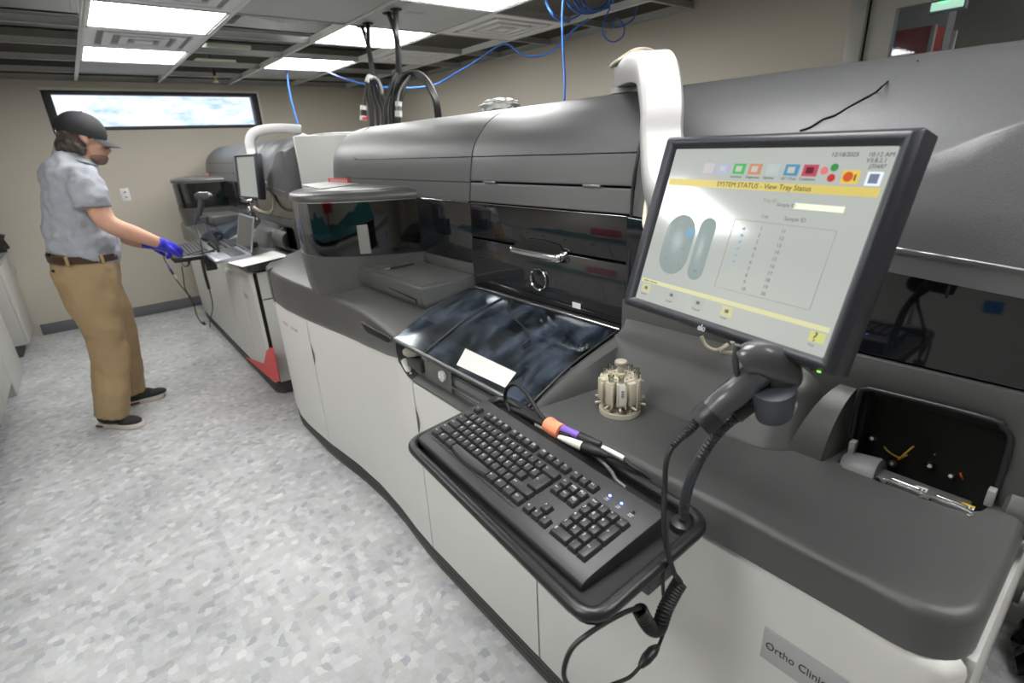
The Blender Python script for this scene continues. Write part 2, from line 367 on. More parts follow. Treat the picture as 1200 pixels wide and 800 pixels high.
def vent(ix, iy, label):
    x0, y0, x1, y1 = cell(ix, iy); cx, cy = (x0 + x1) / 2, (y0 + y1) / 2; w = (x1 - x0) / 2
    t = thing('ceiling_vent', label, 'vent', (cx, cy, CZ + .004), 'square ceiling diffusers')
    box('face_plate', (-w, -w, .006), (w, w, .012), mat('vent backing', (.30, .31, .31), .6), t, bev=0)
    for i, (s_, th) in enumerate(((w, .055), (w * .70, .045), (w * .42, .040), (w * .16, w * .16))):
        lo = s_ - th + .0001; rr = [(-s_, -s_), (s_, -s_), (s_, s_), (-s_, s_)]
        hole = [[(-lo, -lo), (lo, -lo), (lo, lo), (-lo, lo)]] if i < 3 else []
        prism('vane', rr, 'xy', -.002 - .003 * i, .006, mat('vent white', (.80, .81, .80), .4), t, holes=hole, bev=0)
vent(2, 9, 'square louvred ceiling vent between the two left lit panels')
vent(2, 7, 'square louvred ceiling vent on the near side of the large lit panel above the man')
vent(5, 7, 'square louvred ceiling vent beside the drilled hose tile, near the right wall')
vent(5, 9, 'square louvred ceiling vent above the black hose bundle near the far right corner')
# flexible duct and pipe in the open cells
dp = spline([(.93, 3.40, 2.36), (1.03, 3.50, 2.28), (1.15, 3.56, 2.25), (1.3, 3.6, 2.26), (1.55, 3.62, 2.31), (1.9, 3.63, 2.34)], 12)
bm = bmesh.new(); add_tube(bm, dp, [.075 + .008 * (i % 2) for i in range(len(dp))], 14)
tag(finish(bm, 'flexible_duct', mat('silver foil duct', (.5, .5, .48), .35, metal=.7, bump=.8, bscale=60)), 'crumpled silver flexible duct above an open ceiling cell', 'duct')
tag(box('wall_stud_panel', (1.0, 4.02, 2.28), (1.12, 4.3, 2.42), mat('dark junction', (.03, .03, .03), .5)), 'dark equipment box above the open ceiling cells between the lit panels', 'equipment box').name = 'junction_box'
# left wall cabinets
def cabinet(name, label, y0, y1, xf, z0, z1, doors, handles=True, tape=(), group=None):
    t = thing(name, label, 'cabinet', (xf, y0, 0), group)
    L = y1 - y0; d = xf - LW - .01
    box('body', (-d, 0, z0), (-.02, L, z1), CAB, t)
    if z0 > .02: box('toe_kick', (-d, .01, 0), (-.07, L - .01, z0), TOE, t)
    for i in range(doors):
        a = L * i / doors + .003; c = L * (i + 1) / doors - .003
        dr = box('door', (-.02, a, z0 + .005), (0, c, z1 - .005), CAB, t)
        if handles:
            hy = c - .06 if i % 2 == 0 else a + .06
            tube('handle', [(0, hy, z1 - .16), (.025, hy, z1 - .15), (.03, hy, z1 - .11), (.025, hy, z1 - .07), (0, hy, z1 - .06)], .004, STEEL, dr)
        if i in tape: box('tape', (.0005, (a + c) / 2 - .03, z1 - .14), (.0015, (a + c) / 2 + .03, z1 - .09), TAPE, dr, bev=0)
    return t
cabinet('base_cabinet', 'light grey base cabinet against the left wall below the black bag', 5.60, 6.24, -.60, .10, .745, 1)
t = cabinet('storage_cabinet', 'plain pale grey cabinet side at left edge, down to the floor', 4.60, 5.255, -.652, .0, .80, 1, handles=False)
for i, y in enumerate((3.6, 2.6, 1.6, .6, -.4)):
    t = cabinet('base_cabinet', 'pale grey two door base cabinet on the left side of the aisle', y, y + .995, -.652, .10, .80, 2, tape=(0, 1), group='aisle base cabinets')
tag(box('countertop', (LW + .01, -.42, .80), (-.63, 5.27, .835), mat('grey counter', (.3, .3, .3), .4), bev=.005), 'grey countertop running over the left cabinets', 'countertop')
tag(box('countertop', (LW + .01, 5.58, .745), (-.585, 6.24, .775), MATS['grey counter'], bev=.005), 'short grey countertop under the black bag by the window wall', 'countertop')
# cloth and boxes on the counter, seen mirrored in the black glass
random.seed(3)
bm = bmesh.new(); N1 = 40
g = [[bm.verts.new((-1.15 + .45 * j / 10, .3 + 3.0 * i / N1, .86 + (.10 + .05 * math.sin(i * .23 + 1) + .02 * math.sin(i * .9 + j)) * (1 - abs(j / 5 - 1)) ** .6 + .004)) for j in range(11)] for i in range(N1 + 1)]
for i in range(N1):
    for j in range(10): bm.faces.new((g[i][j], g[i + 1][j], g[i + 1][j + 1], g[i][j + 1]))
bmesh.ops.solidify(bm, geom=bm.faces[:], thickness=.01)
tag(finish(bm, 'drape', TEAL), 'rumpled teal cloth lying along the left counter', 'cloth')
tag(box('carton', (-1.1, 1.55, 1.02), (-.85, 1.95, 1.27), mat('red carton', (.5, .015, .03), .5)), 'red carton on the teal cloth', 'box')

# ------------------------------------------------------------------ next room, seen through the glazed door
dn = bpy.data.objects.new('door_1', None); C.objects.link(dn); struct(dn)
FR = mat('grey door frame', (.40, .40, .38), .4)
bm = bmesh.new()
for a, c, e, h in ((1.125, 1.195, 0, 2.2), (-.09, -.02, 0, 2.2)): add_box(bm, (RWX - .03, a, e), (RWX + .10, c, h))
add_box(bm, (RWX - .03, -.02, 2.08), (RWX + .10, 1.125, 2.2)); bevel_all(bm, .004); finish(bm, 'door_frame', FR, dn)
prism('door_leaf', [(-.015, .01), (1.118, .01), (1.118, 2.075), (-.015, 2.075)], 'yz', RWX, RWX + .045, FR, dn, holes=[[(.10, .9), (1.012, .9), (1.012, 1.925), (.10, 1.925)]], bev=.004)
box('door_glass', (RWX + .02, .098, .898), (RWX + .026, 1.014, 1.927), WGLASS, dn, bev=0)
struct(box('wall_beyond', (6.5, NY, 0), (6.6, 4.5, 3.0), WALLM, bev=0))
struct(box('wall_beyond_side', (3.22, 1.9, 0), (6.5, 2.0, 3.0), mat('pale wall', (.6, .6, .58), .6), bev=0))
struct(box('wall_beyond_end', (3.22, NY - .1, 0), (6.5, NY, 3.0), WALLM, bev=0))
struct(box('wall_pier', (4.6, 1.20, 0), (4.75, 1.9, 3.0), mat('grey pier', (.42, .43, .42), .6), bev=0))
bm = bmesh.new()
for i in range(16): add_box(bm, (3.22 + i * .21, NY, 2.6), (3.33 + i * .21, 2, 2.7)); add_box(bm, (3.33 + i * .21, NY, 2.66), (3.43 + i * .21, 2, 2.7))
struct(finish(bm, 'ceiling_beyond', mat('dark deck', (.035, .035, .03), .7)))
sh = thing('shelf_rack', 'white wire shelf unit beyond the glazed door', 'shelf', (4.2, 1.35, 0))
box('shelf', (-.2, -.25, 1.50), (.2, .25, 1.52), WHITE, sh); box('shelf', (-.2, -.25, .9), (.2, .25, .92), WHITE, sh)
for a in (-.2, .2):
    for c in (-.25, .25): box('post', (a - .012, c - .012, 0), (a + .012, c + .012, 1.95), WHITE, sh)
pk = thing('packaging_box', 'red printed carton with a blue band on the shelf beyond the glazed door', 'box', (4.1, 1.35, 1.75))
box('carton', (-.1, -.25, 0), (.1, .2, .20), GAUZE, pk); box('band', (-.104, -.07, -.002), (.104, -.03, .202), mat('blue print', (.03, .15, .6), .4), pk)
tag(box('plastic_tub', (4.0, 1.12, 1.53), (4.2, 1.58, 1.745), PLASTIC, bev=.02), 'white film wrapped pack below the red carton beyond the glass', 'box')
ex = thing('exit_sign', 'lit exit sign with green lettering beyond the glazed door', 'sign', at_x(1121, 4, 3.7))
box('housing', (-.02, -.045, -.03), (.02, .11, .16), mat('sign housing', (.5, .5, .5), .5), ex)
box('face', (-.024, -.035, -.02), (-.02, .10, .15), mat('sign face', (.7, .9, .75), .5, emis=(.6, 1, .7), estr=.7), ex, bev=0)
text('lettering', 'EXIT', .07, basis((-.026, .075, .035), (0, -1, 0), (0, 0, 1)), GREEN, ex)
tag(box('strip_light', (4.2, -1.6, 2.5), (4.4, .6, 2.55), mat('soft strip', (.9, .9, .9), .5, emis=(1, .98, .95), estr=6), bev=0), 'ceiling strip light in the room beyond the glazed door', 'light')

# ------------------------------------------------------------------ analyzer
def along(path, zb, zt, th, name, m, parent, bev=.004, lip=.010):
    """vertical panel following an XY path; thickness goes inwards (+X side of travel in +Y)"""
    n = len(path); rings = []
    zb = zb if isinstance(zb, (list, tuple)) else [zb] * n; zt = zt if isinstance(zt, (list, tuple)) else [zt] * n
    for i in range(n):
        a = Vector(path[max(0, i - 1)]); c = Vector(path[min(n - 1, i + 1)]); d = (c - a).normalized(); nn = Vector((d.y, -d.x)); p = Vector(path[i]); q = p + nn * th; l = p + nn * lip
        rings.append([Vector((p.x, p.y, zb[i])), Vector((p.x, p.y, zt[i] - lip)), Vector((p.x + nn.x * lip * .3, p.y + nn.y * lip * .3, zt[i] - lip * .3)), Vector((l.x, l.y, zt[i])), Vector((q.x, q.y, zt[i])), Vector((q.x, q.y, zb[i]))])
    return loft(name, rings, m, parent, ang=50, bev=0)
def interp(x, tab):
    for (a, b_), (c, d) in zip(tab, tab[1:]):
        if x <= c: return b_ + (d - b_) * max(0, (x - a)) / (c - a)
    return tab[-1][1]
OUT_N = [(-.0, .68), (1.37, .680), (1.5, .686), (1.65, .700), (1.85, .708), (2.06, .700), (2.34, .672), (2.6, .658), (2.78, .664), (2.90, .69)]
OUT_F = [(0, .68), (2.2, .68), (2.45, .69), (2.6, .72)]
PROF = [(1.0, 1.262), (1.008, 1.323), (1.020, 1.395), (1.039, 1.442), (1.073, 1.482), (1.121, 1.518), (1.194, 1.543), (1.30, 1.550), (1.5, 1.551), (1.8, 1.545)]
def prof_pts(z0, z1):
    """front curve of the hood between two heights, fine"""
    P = [Vector((x, z, 0)) for x, z in PROF]; S = spline(P, 8)
    out = []
    for a, b_ in zip(S, S[1:]):
        if a.y < z0 <= b_.y: t_ = (z0 - a.y) / (b_.y - a.y); out.append((a.x + (b_.x - a.x) * t_, z0))
        if z0 <= a.y <= z1: out.append((a.x, a.y))
        if a.y < z1 < b_.y: t_ = (z1 - a.y) / (b_.y - a.y); out.append((a.x + (b_.x - a.x) * t_, z1)); break
    if z0 <= S[-1].y <= z1: out.append((S[-1].x, S[-1].y))
    return out
def strip(name, pts, y0, y1, m, parent, th=.012, bev=.003):
    """closed shell of a profile swept in Y with thickness going inwards"""
    inner = []
    for i, (x, z) in enumerate(pts):
        a = pts[max(0, i - 1)]; c = pts[min(len(pts) - 1, i + 1)]; d = Vector((c[0] - a[0], c[1] - a[1])).normalized()
        inner.append((x + d.y * th, z - d.x * th))
    return prism(name, list(pts) + inner[::-1], 'xz', y0, y1, m, parent, bev=bev)

def analyzer(name, label, dy, near):
    A = thing(name, label, 'laboratory analyzer', (0, dy, 0), 'laboratory analyzers')
    OUT = OUT_N if near else OUT_F
    yend = 2.95 if near else 2.62
    X_ = lambda y: interp(y, OUT)
    # ---- base
    far_x = 1.95
    if near: corner = [(.658 + .007, 2.80), (.68, 2.90), (.72, 2.98), (.79, 3.03), (.90, 3.05), (far_x, 3.05)]
    else: corner = [(.70, 2.48), (.74, 2.57), (.82, 2.62), (far_x, 2.62)]
    ctop = lambda y: interp(y, [(0, .806), (1.44, .806), (1.46, .804), (1.60, .775), (1.80, .752), (2.1, .738), (3, .732)]) if near else interp(y, [(0, .80), (1.46, .79), (1.8, .76), (3, .74)])
    def seg(a, b_, n=8): return [(X_(a + (b_ - a) * i / n), a + (b_ - a) * i / n) for i in range(n + 1)]
    core = [(.72, .04)] + [(X_(y) + .03, y) for y in (.3, 1.0, 1.4, 1.8, 2.2, 2.45)] + ([(.70, 2.7), (.74, 2.9), (.84, 3.02), (far_x, 3.02)] if near else [(.80, 2.58), (far_x, 2.58)]) + [(far_x, .04)]
    prism('chassis', core, 'xy', .03, .70, mat('base core', (.02, .02, .02), .6), A, bev=0)
    tk = [(far_x, .026), (.76, .026), (.715, .034), (.69, .065)] + seg(.1, 2.42, 24) + [(x, y) for x, y in corner]
    along(tk, 0.004, .094, .02, 'toe_kick', TOE, A, lip=.004)
    for zz in (.03, .05, .07): along([(x - .002 if 0 < i < len(tk) - 1 else x, y) for i, (x, y) in enumerate(tk)], zz, zz + .003, .006, 'toe_rib', mat('toe rib', (.03, .03, .03), .5), A, lip=.001)
    def door(a, b_, zt, nm='base_door', extra_a=(), extra_b=(), n=10):
        p = list(extra_a) + [(x - (.012 if (extra_a or extra_b) else 0), y) for x, y in seg(a, b_, n)] + list(extra_b)
        return along([(x - .012, y) for x, y in p] if not (extra_a or extra_b) else p, .097, [zt(y) for x, y in p] if callable(zt) else zt, .022, nm, CREAM, A, lip=.014)
    if near:
        door(.10, .797, lambda y: .806, extra_a=[(.70, .018), (.676, .032), (.669, .058)])
        door(.803, 1.367, lambda y: .752)
        d3 = door(1.373, 2.337, lambda y: interp(y, [(1.373, .752), (1.42, .770), (1.45, .803), (1.60, .775), (1.80, .752), (2.1, .738), (3, .732)]), n=26)
        p = [(x - .012, y) for x, y in seg(2.343, 2.75, 6)] + [(x - .005, y) for x, y in corner]
        d4 = along(p, .097, .734, .022, 'base_door', CREAM, A, lip=.014)
        # recessed grips
        for (px, py, yy) in ((0, 0, 2.335),):
            bm = bmesh.new(); rr = []
            for i in range(9):
                a = i / 8; z = .62 - .10 * a; w = .020 * math.sin(PI * a) + .0005
                x = X_(2.335) - .0135
                rr.append([Vector((x, 2.337 - w, z)), Vector((x + .001, 2.337, z)), Vector((x - .0008, 2.337 + w * .1, z))])
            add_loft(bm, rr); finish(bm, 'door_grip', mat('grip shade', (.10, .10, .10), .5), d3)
        for a, b_, s in ((.0, .06, 'A'),):
            bm = bmesh.new(); add_loft(bm, [[Vector((X_(1.35) - .0135, 1.366 - .016 * math.sin(PI * i / 8) - .0005, .66 - .09 * i / 8)), Vector((X_(1.35) - .011, 1.368, .66 - .09 * i / 8)), Vector((X_(1.35) - .0145, 1.366, .66 - .09 * i / 8))] for i in range(9)])
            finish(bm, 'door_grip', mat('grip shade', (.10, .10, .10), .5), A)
        box('end_panel', (.72, .014, .097), (far_x, .032, .80), CREAM, A)
        # maker's plate on the front
        pl = box('name_plate', (.6648, -.10, .640), (.6685, .243, .703), mat('plate grey', (.40, .41, .42), .4), A, bev=.001)
        text('lettering', 'Ortho Clinical Diagnostics', .0205, basis((.6643, .237, .672), (0, -1, 0), (0, 0, 1)), INK, pl, sx=.84)
        def dec(s, size, px, py, m):
            p = at_x(px, py, .651); text('lettering', s, size, basis((p.x - .008, p.y, p.z), (.0, -1, 0), (0, 0, 1)), m, d4)
        p = at_x(333, 377, .650)
        text('lettering', 'VITROS', .024, basis((.6438, p.y, p.z), (.0, -1, 0), (0, 0, 1)), mat('faint red ink', (.62, .30, .28), .5), d4)
        text('lettering', 'XT 7600', .024, basis((.6446, p.y - .125, p.z), (.05, -1, 0), (0, 0, 1)), mat('faint grey ink', (.38, .38, .38), .5), d4)
    else:
        door(.06, .80, lambda y: .80, extra_a=[(.70, .005), (.675, .02)])
        door(.806, 1.45, lambda y: .79); door(1.456, 2.40, lambda y: ctop(y))
        along([(x - .005, y) for x, y in corner], .097, .74, .022, 'base_door', CREAM, A, lip=.014)
        box('end_panel', (.70, -.004, .64), (1.6, .014, .80), CREAM, A, bev=.004); box('end_panel', (.70, -.004, .097), (1.6, .014, .632), CREAM, A, bev=.004)
        box('end_seam', (.681, -.002, .10), (.70, .012, .80), VOID, A, bev=0)
        # raised rounded bulge of the near door
        rr = []
        for i in range(13):
            y = .34 + .40 * i / 12; h = .022 * math.sin(PI * i / 12) ** .5 if 0 < i < 12 else 0
            rr.append([Vector((.667 - h, y, .73)), Vector((.667 - h * 1.0, y, .70)), Vector((.667 - h * .9, y, .40)), Vector((.667 - h * .2, y, .22)), Vector((.675, y, .18)), Vector((.675, y, .75))])
        loft('door_bulge', rr, CREAM, A, ang=60)
        # red corner decal
        P = [at_x(px, py, .664) for px, py in ((287, 418), (309, 426), (312, 411), (317, 407), (320, 408), (328, 447), (321, 447))]
        prism('corner_decal', [(p.y - dy, p.z) for p in P], 'yz', .6645, .6665, REDM, A, bev=0)
        p = at_x(288, 345, .665)
        box('name_plate', (.662, p.y - dy - .03, p.z - .02), (.666, p.y - dy + .05, p.z + .006), mat('plate grey', (.40, .41, .42), .4), A, bev=0)
    # ---- body block behind everything
    yb = 2.72 if near else 2.66; yi = yb - .16
    prism('inner_body', [(1.03, .5), (1.03, 1.39), (1.055, 1.44), (1.09, 1.475), (1.14, 1.51), (1.22, 1.53), (1.93, 1.53), (1.93, .5)], 'xz', .05 if near else .03, yi, VOID, A, bev=0)
    box('rear_panel', (1.93, .0, .03), (1.96, 3.0 if near else 2.62, 1.50), CREAM, A)
    # ---- left deck (beyond the sample lid)
    dz = 0
    ys = [1.462 + (yend - 1.462) * i / 26 for i in range(27)]; rings = []
    for y in ys:
        x = X_(y) - .014; ex_ = .05 * max(0, (y - (yend - .2)) / .2) ** 2; x += ex_
        zb = ctop(y) + .002; zt = interp(y, [(1.46, .874), (1.7, .885), (2.1, .898), (3, .905)])
        rings.append([Vector((x + .02, y, zb - .02)), Vector((x + .003, y, zb)), Vector((x, y, zb + .02)), Vector((x + .002, y, zt - .018)), Vector((x + .008, y, zt - .006)), Vector((x + .022, y, zt)),
                      Vector((.80, y, max(zt + .02, .932))), Vector((.90, y, .957)), Vector((1.06, y, .975)), Vector((1.06, y, zb - .02))])
    loft('left_deck', rings, GREY, A, ang=50)
    # rounded far corner of the deck
    cr = corner if near else corner
    along([(x - .012, y) for x, y in cr][:-1] + [(1.6, cr[-1][1])], ctop(3), .905, .30, 'deck_corner', GREY, A, lip=.018)
    # lid handle slot
    if near:
        prism('lid_grip', [(1.50, .850), (1.515, .842), (1.68, .838), (1.705, .85), (1.70, .862), (1.50, .868)], 'yz', .6695, .674, VOID, A, bev=.001)
        tube('lid_grip_edge', [(.672, 1.495, .852), (.668, 1.50, .868), (.664, 1.60, .870), (.670, 1.71, .868), (.676, 1.72, .85)], .0028, GREY, A)
    # ---- tower with smoked window
    plan0 = [(1.02, 1.815), (.90, 1.875), (.80, 1.945), (.715, 2.03), (.675, 2.11), (.665, 2.2), (.685, 2.31), (.74, 2.43), (.84, 2.54), (1.02, 2.64)]
    plan = [(p.x, p.y) for p in spline([Vector((a, c, 0)) for a, c in plan0], 5)]
    def ringp(z, s=1.0, xr=1.05):
        return [Vector((1.02 + (x - 1.02) * s, 2.2275 + (y - 2.2275) * s, z)) for x, y in plan] + [Vector((xr, 2.2275 + .41 * s, z)), Vector((xr, 2.2275 - .41 * s, z))]
    loft('tower_base', [ringp(.86, .96), ringp(.905, .965), ringp(.93, .975), ringp(1.052, 1.0)], GREY, A, ang=50)
    bm = bmesh.new(); add_loft(bm, [ringp(1.053, .992)[:-2], ringp(1.257, 1.0)[:-2]], False, False)
    bmesh.ops.solidify(bm, geom=bm.faces[:], thickness=.004); finish(bm, 'tower_window', SMOKED, A)
    loft('tower_core', [ringp(1.052, .60), ringp(1.256, .60)], VOID, A)
    # bracket seen through the window
    bq = [(q.y, q.z) for q in (at_x(px, py, .80) for px, py in ((393, 299), (393, 288), (408, 265), (429, 263), (434, 297)))]
    if near: prism('tower_bracket', bq, 'yz', .80, .806, mat('bracket grey', (.22, .22, .21), .4), A, bev=.002)
    bm = bmesh.new(); ppos = plan; add_tube(bm, [Vector((x, y, 1.258)) for x, y in ppos], .0025, 6); finish(bm, 'tower_trim', CHROME, A)
    loft('tower_lid', [ringp(1.259, 1.01), ringp(1.263, 1.018), ringp(1.272, 1.02), ringp(1.285, 1.005), ringp(1.292, .965), ringp(1.292, .90), ringp(1.296, .88), ringp(1.297, .5)], GREY, A, ang=50)
    # window between tower and the seam
    strip('side_window', [(1.004, 1.056), (1.002, 1.258)], 1.468, 1.84, GLOSS, A, bev=.001)
    strip('side_fascia', [(1.012, .95), (1.006, 1.052)], 1.468, 1.84, GREY, A, bev=.002)
    tube('side_window_trim', [(1.0, 1.475, 1.259), (1.0, 1.83, 1.259)], .0015, CHROME, A, k=0)
    # ---- step box beside the tower
    bx = [Vector((.785, 1.468, 0)), Vector((.785, 1.97, 0))]
    def bxr(z, gx=0, top=0): return [Vector((.785 + gx, 1.468 + gx * .4, z)), Vector((.785 + gx, 1.99, z)), Vector((1.01, 1.99, z)), Vector((1.01, 1.468 + gx * .4, z))]
    bm = bmesh.new(); add_loft(bm, [[Vector((.83, 1.50, .90)), Vector((.83, 1.99, .90)), Vector((1.01, 1.99, .90)), Vector((1.01, 1.50, .90))], bxr(.95), bxr(1.012)])
    bevel_all(bm, .010, 3); finish(bm, 'step_box', GREY, A)
    box('step_box_inset', (.805, 1.49, 1.008), (.995, 1.93, 1.0135), mat('tray grey', (.085, .085, .083), .5), A, bev=.0015)
    if near: prism('step_box_flap', [(1.50, .951), (1.50, .968), (1.70, .974), (1.70, .972), (1.508, .963), (1.508, .951)], 'yz', .7835, .786, VOID, A, bev=0)
    # ---- hood
    box_h = prof_pts(1.40, 2)
    yh = yb + .06
    def hood_ring(pts, y, s):
        cx, cz = 1.35, 1.30
        return [Vector((cx + (x - cx) * s[0], y, cz + (z - cz) * s[1])) for x, z in pts]
    full = prof_pts(1.26, 2) + [(1.93, 1.53), (1.93, 1.262)]
    secs = [(1.468, (1, 1))] + [(yh - .20 + .2 * math.sin(PI / 2 * i / 8), (1 - .30 * (1 - math.cos(PI / 2 * i / 8)), 1 - .22 * (1 - math.cos(PI / 2 * i / 8)) ** 1.3)) for i in range(9)]
    loft('hood_left', [hood_ring(full, y, s) for y, s in secs], HOOD, A, ang=45)
    # engraved lines on the left hood
    zline = lambda z: min(prof_pts(1.26, 2), key=lambda q: abs(q[1] - z))
    ln = [(zline(1.40)[0] - .0005, 1.47, 1.40), (zline(1.40)[0] - .0005, 2.30, 1.40), (1.022, 2.38, 1.405), (1.035, 2.45, 1.43), (1.062, 2.49, 1.465), (1.11, 2.51, 1.51), (1.17, 2.51, 1.54)]
    tube('hood_seam', ln, .0014, VOID, A, seg=6)
    tube('hood_seam', [(1.0075, 1.47, 1.322), (1.0075, yh - .3, 1.322)], .0012, VOID, A, seg=6, k=0)
    tube('hood_seam', [(1.0075, yh - .36, 1.322), (1.010, yh - .27, 1.33), (1.03, yh - .2, 1.36), (1.065, yh - .135, 1.41), (1.10, yh - .10, 1.46)], .001, VOID, A, seg=6)
    # warning strip low on the far end of the hood
    rs = box('stripe_label', (.992, yh - .34, 1.284), (1.004, yh - .10, 1.318), mat('pink red label', (.62, .08, .08), .4), A, bev=0)
    bm = bmesh.new()
    for i in range(9): add_box(bm, (.9905, yh - .335 + i * .024, 1.288), (.9915, yh - .329 + i * .024, 1.314))
    finish(bm, 'stripe_bars', PAPER, rs)
    # middle bay: cover, flap, fascia
    strip('middle_cover', prof_pts(1.401, 2) + [(1.93, 1.545)], .804, 1.462, HOOD, A)
    strip('middle_flap', prof_pts(1.3265, 1.3995), .804, 1.462, HOOD, A)
    strip('middle_fascia', prof_pts(1.263, 1.3215), .804, 1.462, HOOD, A)
    for y in (.93, 1.36): box('flap_hinge', (1.004, y - .03, 1.3215), (1.02, y + .03, 1.3275), STEEL, A, bev=.001)
    box('cover_slot', (1.235, 1.36, 1.5465), (1.25, 1.40, 1.5485), VOID, A, bev=0)
    gp = strip('bay_upper_window', [(.996, 1.150), (1.000, 1.257)], .804, 1.462, GLOSS, A, bev=.0015)
    tube('bay_trim', [(.9975, .81, 1.2585), (.9975, 1.455, 1.2585)], .0014, CHROME, A, k=0)
    lp = [(1.000, .985), (.994, 1.03), (.992, 1.08), (.996, 1.143)]
    strip('bay_door', lp, .804, 1.462, mat('gloss charcoal door', (.018, .019, .021), .09, coat=.5), A, bev=.0015)
    # handle and round port
    tube('bay_door_handle', [(.998, 1.226, 1.140), (.980, 1.222, 1.136), (.970, 1.20, 1.134), (.970, 1.04, 1.134), (.980, 1.02, 1.136), (.998, 1.014, 1.140)], .012, CHROME, A, seg=12, flat=.7)
    prism('handle_recess', [(1.015, 1.120), (1.015, 1.140), (1.04, 1.165), (1.10, 1.172), (1.17, 1.170), (1.225, 1.150), (1.225, 1.120)], 'yz', .9905, .997, VOID, A, bev=0)
    lathe('port_ring', [(.035, 0), (.035, .003), (.033, .006), (.030, .003), (.030, -.002)], CHROME, A, base=(.990, 1.121, 1.058), axis=(-1, 0, 0), seg=32)
    lathe('port_lens', [(.0, 0), (.029, 0), (.029, .003), (.012, .0055), (0, .006)], GLOSS, A, base=(.990, 1.121, 1.058), axis=(-1, 0, 0), seg=32)
    prism('door_sticker', [(.955, 1.0), (.985, 1.0), (.985, 1.015), (.955, 1.015)], 'yz', .9905, .993, PAPER, A, bev=0)
    # rail under the bay door
    tube('lid_rail', [(.985, .81, .978), (.985, 1.455, .978)], .0055, CHROME, A, k=0, seg=10)
    tube('lid_rail', [(.972, .81, .968), (.972, 1.455, .968)], .004, STEEL, A, k=0, seg=10)
    box('rail_backing', (.99, .804, .90), (1.03, 1.462, .982), BLACK, A, bev=.002)
    # ---- right hood, sculpted
    rsec = []
    for t_ in [i / 12 for i in range(13)]:
        y = .796 - t_ * .806
        zc = interp(y, [(-.02, 1.46), (.05, 1.455), (.14, 1.430), (.235, 1.386), (.33, 1.335), (.45, 1.285), (.56, 1.262), (.8, 1.262)])
        zl = interp(y, [(-.02, 1.195), (.8, 1.262)]); s = max(0, min(1, (.796 - y) / .55)); s = s * s * (3 - 2 * s)
        xc = 1.0 - .035 * s; xl = 1.0 - .050 * s
        pts = [(xl + (xc - xl) * j / 6, zl + (max(zc, zl + .001) - zl) * j / 6) for j in range(6)]
        P_ = prof_pts(zc, 2); L_ = []
        base = [Vector((x, z, 0)) for x, z in P_]; d_ = [0]
        for p, q in zip(base, base[1:]): d_.append(d_[-1] + (q - p).length)
        for j in range(30):
            f_ = (j / 29) ** 1.5 * d_[-1]; k_ = max(0, min(len(base) - 2, sum(1 for q in d_ if q <= f_) - 1)); g_ = (f_ - d_[k_]) / max(1e-9, d_[k_ + 1] - d_[k_]); L_.append(base[k_].lerp(base[k_ + 1], g_))
        x0_, z0_ = L_[0].x, L_[0].y
        for p in L_:
            # straighter ramp from the crease to the crest
            w_ = max(0, 1 - (p.x - x0_) / (1.22 - x0_)) if p.x < 1.22 else 0
            ramp_x = xc + (p.y - zc) / (1.548 - zc) * (1.20 - xc) if zc < 1.54 else p.x
            tx_ = p.x + (ramp_x - p.x) * .55 * s * (w_ ** .5) if p.x < 1.22 else p.x
            pts.append((tx_ + (xc - x0_) * w_ * (1 - .55 * s), p.y))
        pts += [(1.93, 1.53), (1.93, 1.20)]
        rsec.append([Vector((x, y, z)) for x, z in pts])
    e = rsec[-1]; cxm = Vector((1.4, 0, 1.35))
    for k_ in (1, 2, 3):
        a = k_ / 3 * PI / 2; rsec.append([Vector((cxm.x + (p.x - cxm.x) * (1 - .05 * (1 - math.cos(a))), -.01 - .04 * math.sin(a), cxm.z + (p.z - cxm.z) * (1 - .10 * (1 - math.cos(a))))) for p in e])
    loft('hood_right', rsec, HOOD, A, ang=50)
    # diagonal seam following the sculpted cover
    if near:
        hb = [rsec[i] for i in range(13)]
        def surf(t_, u):
            i = min(11, int(t_ * 12)); f_ = t_ * 12 - i; n = 35; j = min(n - 1, int(u * n)); g_ = u * n - j
            a = hb[i][j].lerp(hb[i][j + 1], g_); b2 = hb[i + 1][j].lerp(hb[i + 1][j + 1], g_); return a.lerp(b2, f_) + Vector((-.0008, 0, .0008))
        def nearest(px, py):
            best = None
            for a in range(0, 101, 1):
                for c in range(0, 101, 1):
                    p = surf(a / 100, c / 100); q = RW.transposed() @ (p - CAM); d = (600 + F * q.x / -q.z - px) ** 2 + (400 - F * q.y / -q.z - py) ** 2
                    if best is None or d < best[0]: best = (d, p)
            return best[1]
        tube('hood_seam', [nearest(*q) for q in ((936, 153), (950, 147.5), (965, 141), (980, 133.5), (995, 125.5), (1010, 117), (1025, 107.5), (1040, 97.5), (1055, 86.5), (1066, 78), (1076, 71))], .0016, VOID, A, seg=6, k=2)
    if not near: box('hood_end_panel', (1.03, -.075, .80), (1.93, -.058, 1.535), CREAM, A, bev=.02)
    tube('hood_lip_seam', [(s_[0].x - .002, s_[0].y, s_[0].z + .038) for s_ in rsec[1:13]], .0016, STEEL, A, seg=6)
    gl = [[Vector((.985, y, 1.066)), Vector((.982, y, interp(y, [(0, 1.195), (.8, 1.258)]))), Vector((.996, y, interp(y, [(0, 1.195), (.8, 1.258)]))), Vector((.999, y, 1.066))] for y in (.018, .1, .3, .5, .796)]
    loft('right_window', gl, GLOSS, A)
    tube('right_window_trim', [(.980, y, interp(y, [(0, 1.197), (.8, 1.26)])) for y in (.03, .3, .79)], .0018, CHROME, A, k=0)
    # fascia round the cartridge opening
    fz = [(.022, .86), (.022, 1.062), (.80, 1.062), (.80, .86), (.266, .86), (.266, .998), (.258, 1.010), (.10, 1.016), (.078, 1.008), (.066, .99), (.062, .86)]
    prism('lower_fascia', fz, 'yz', .976, .992, GREY, A, bev=.003)
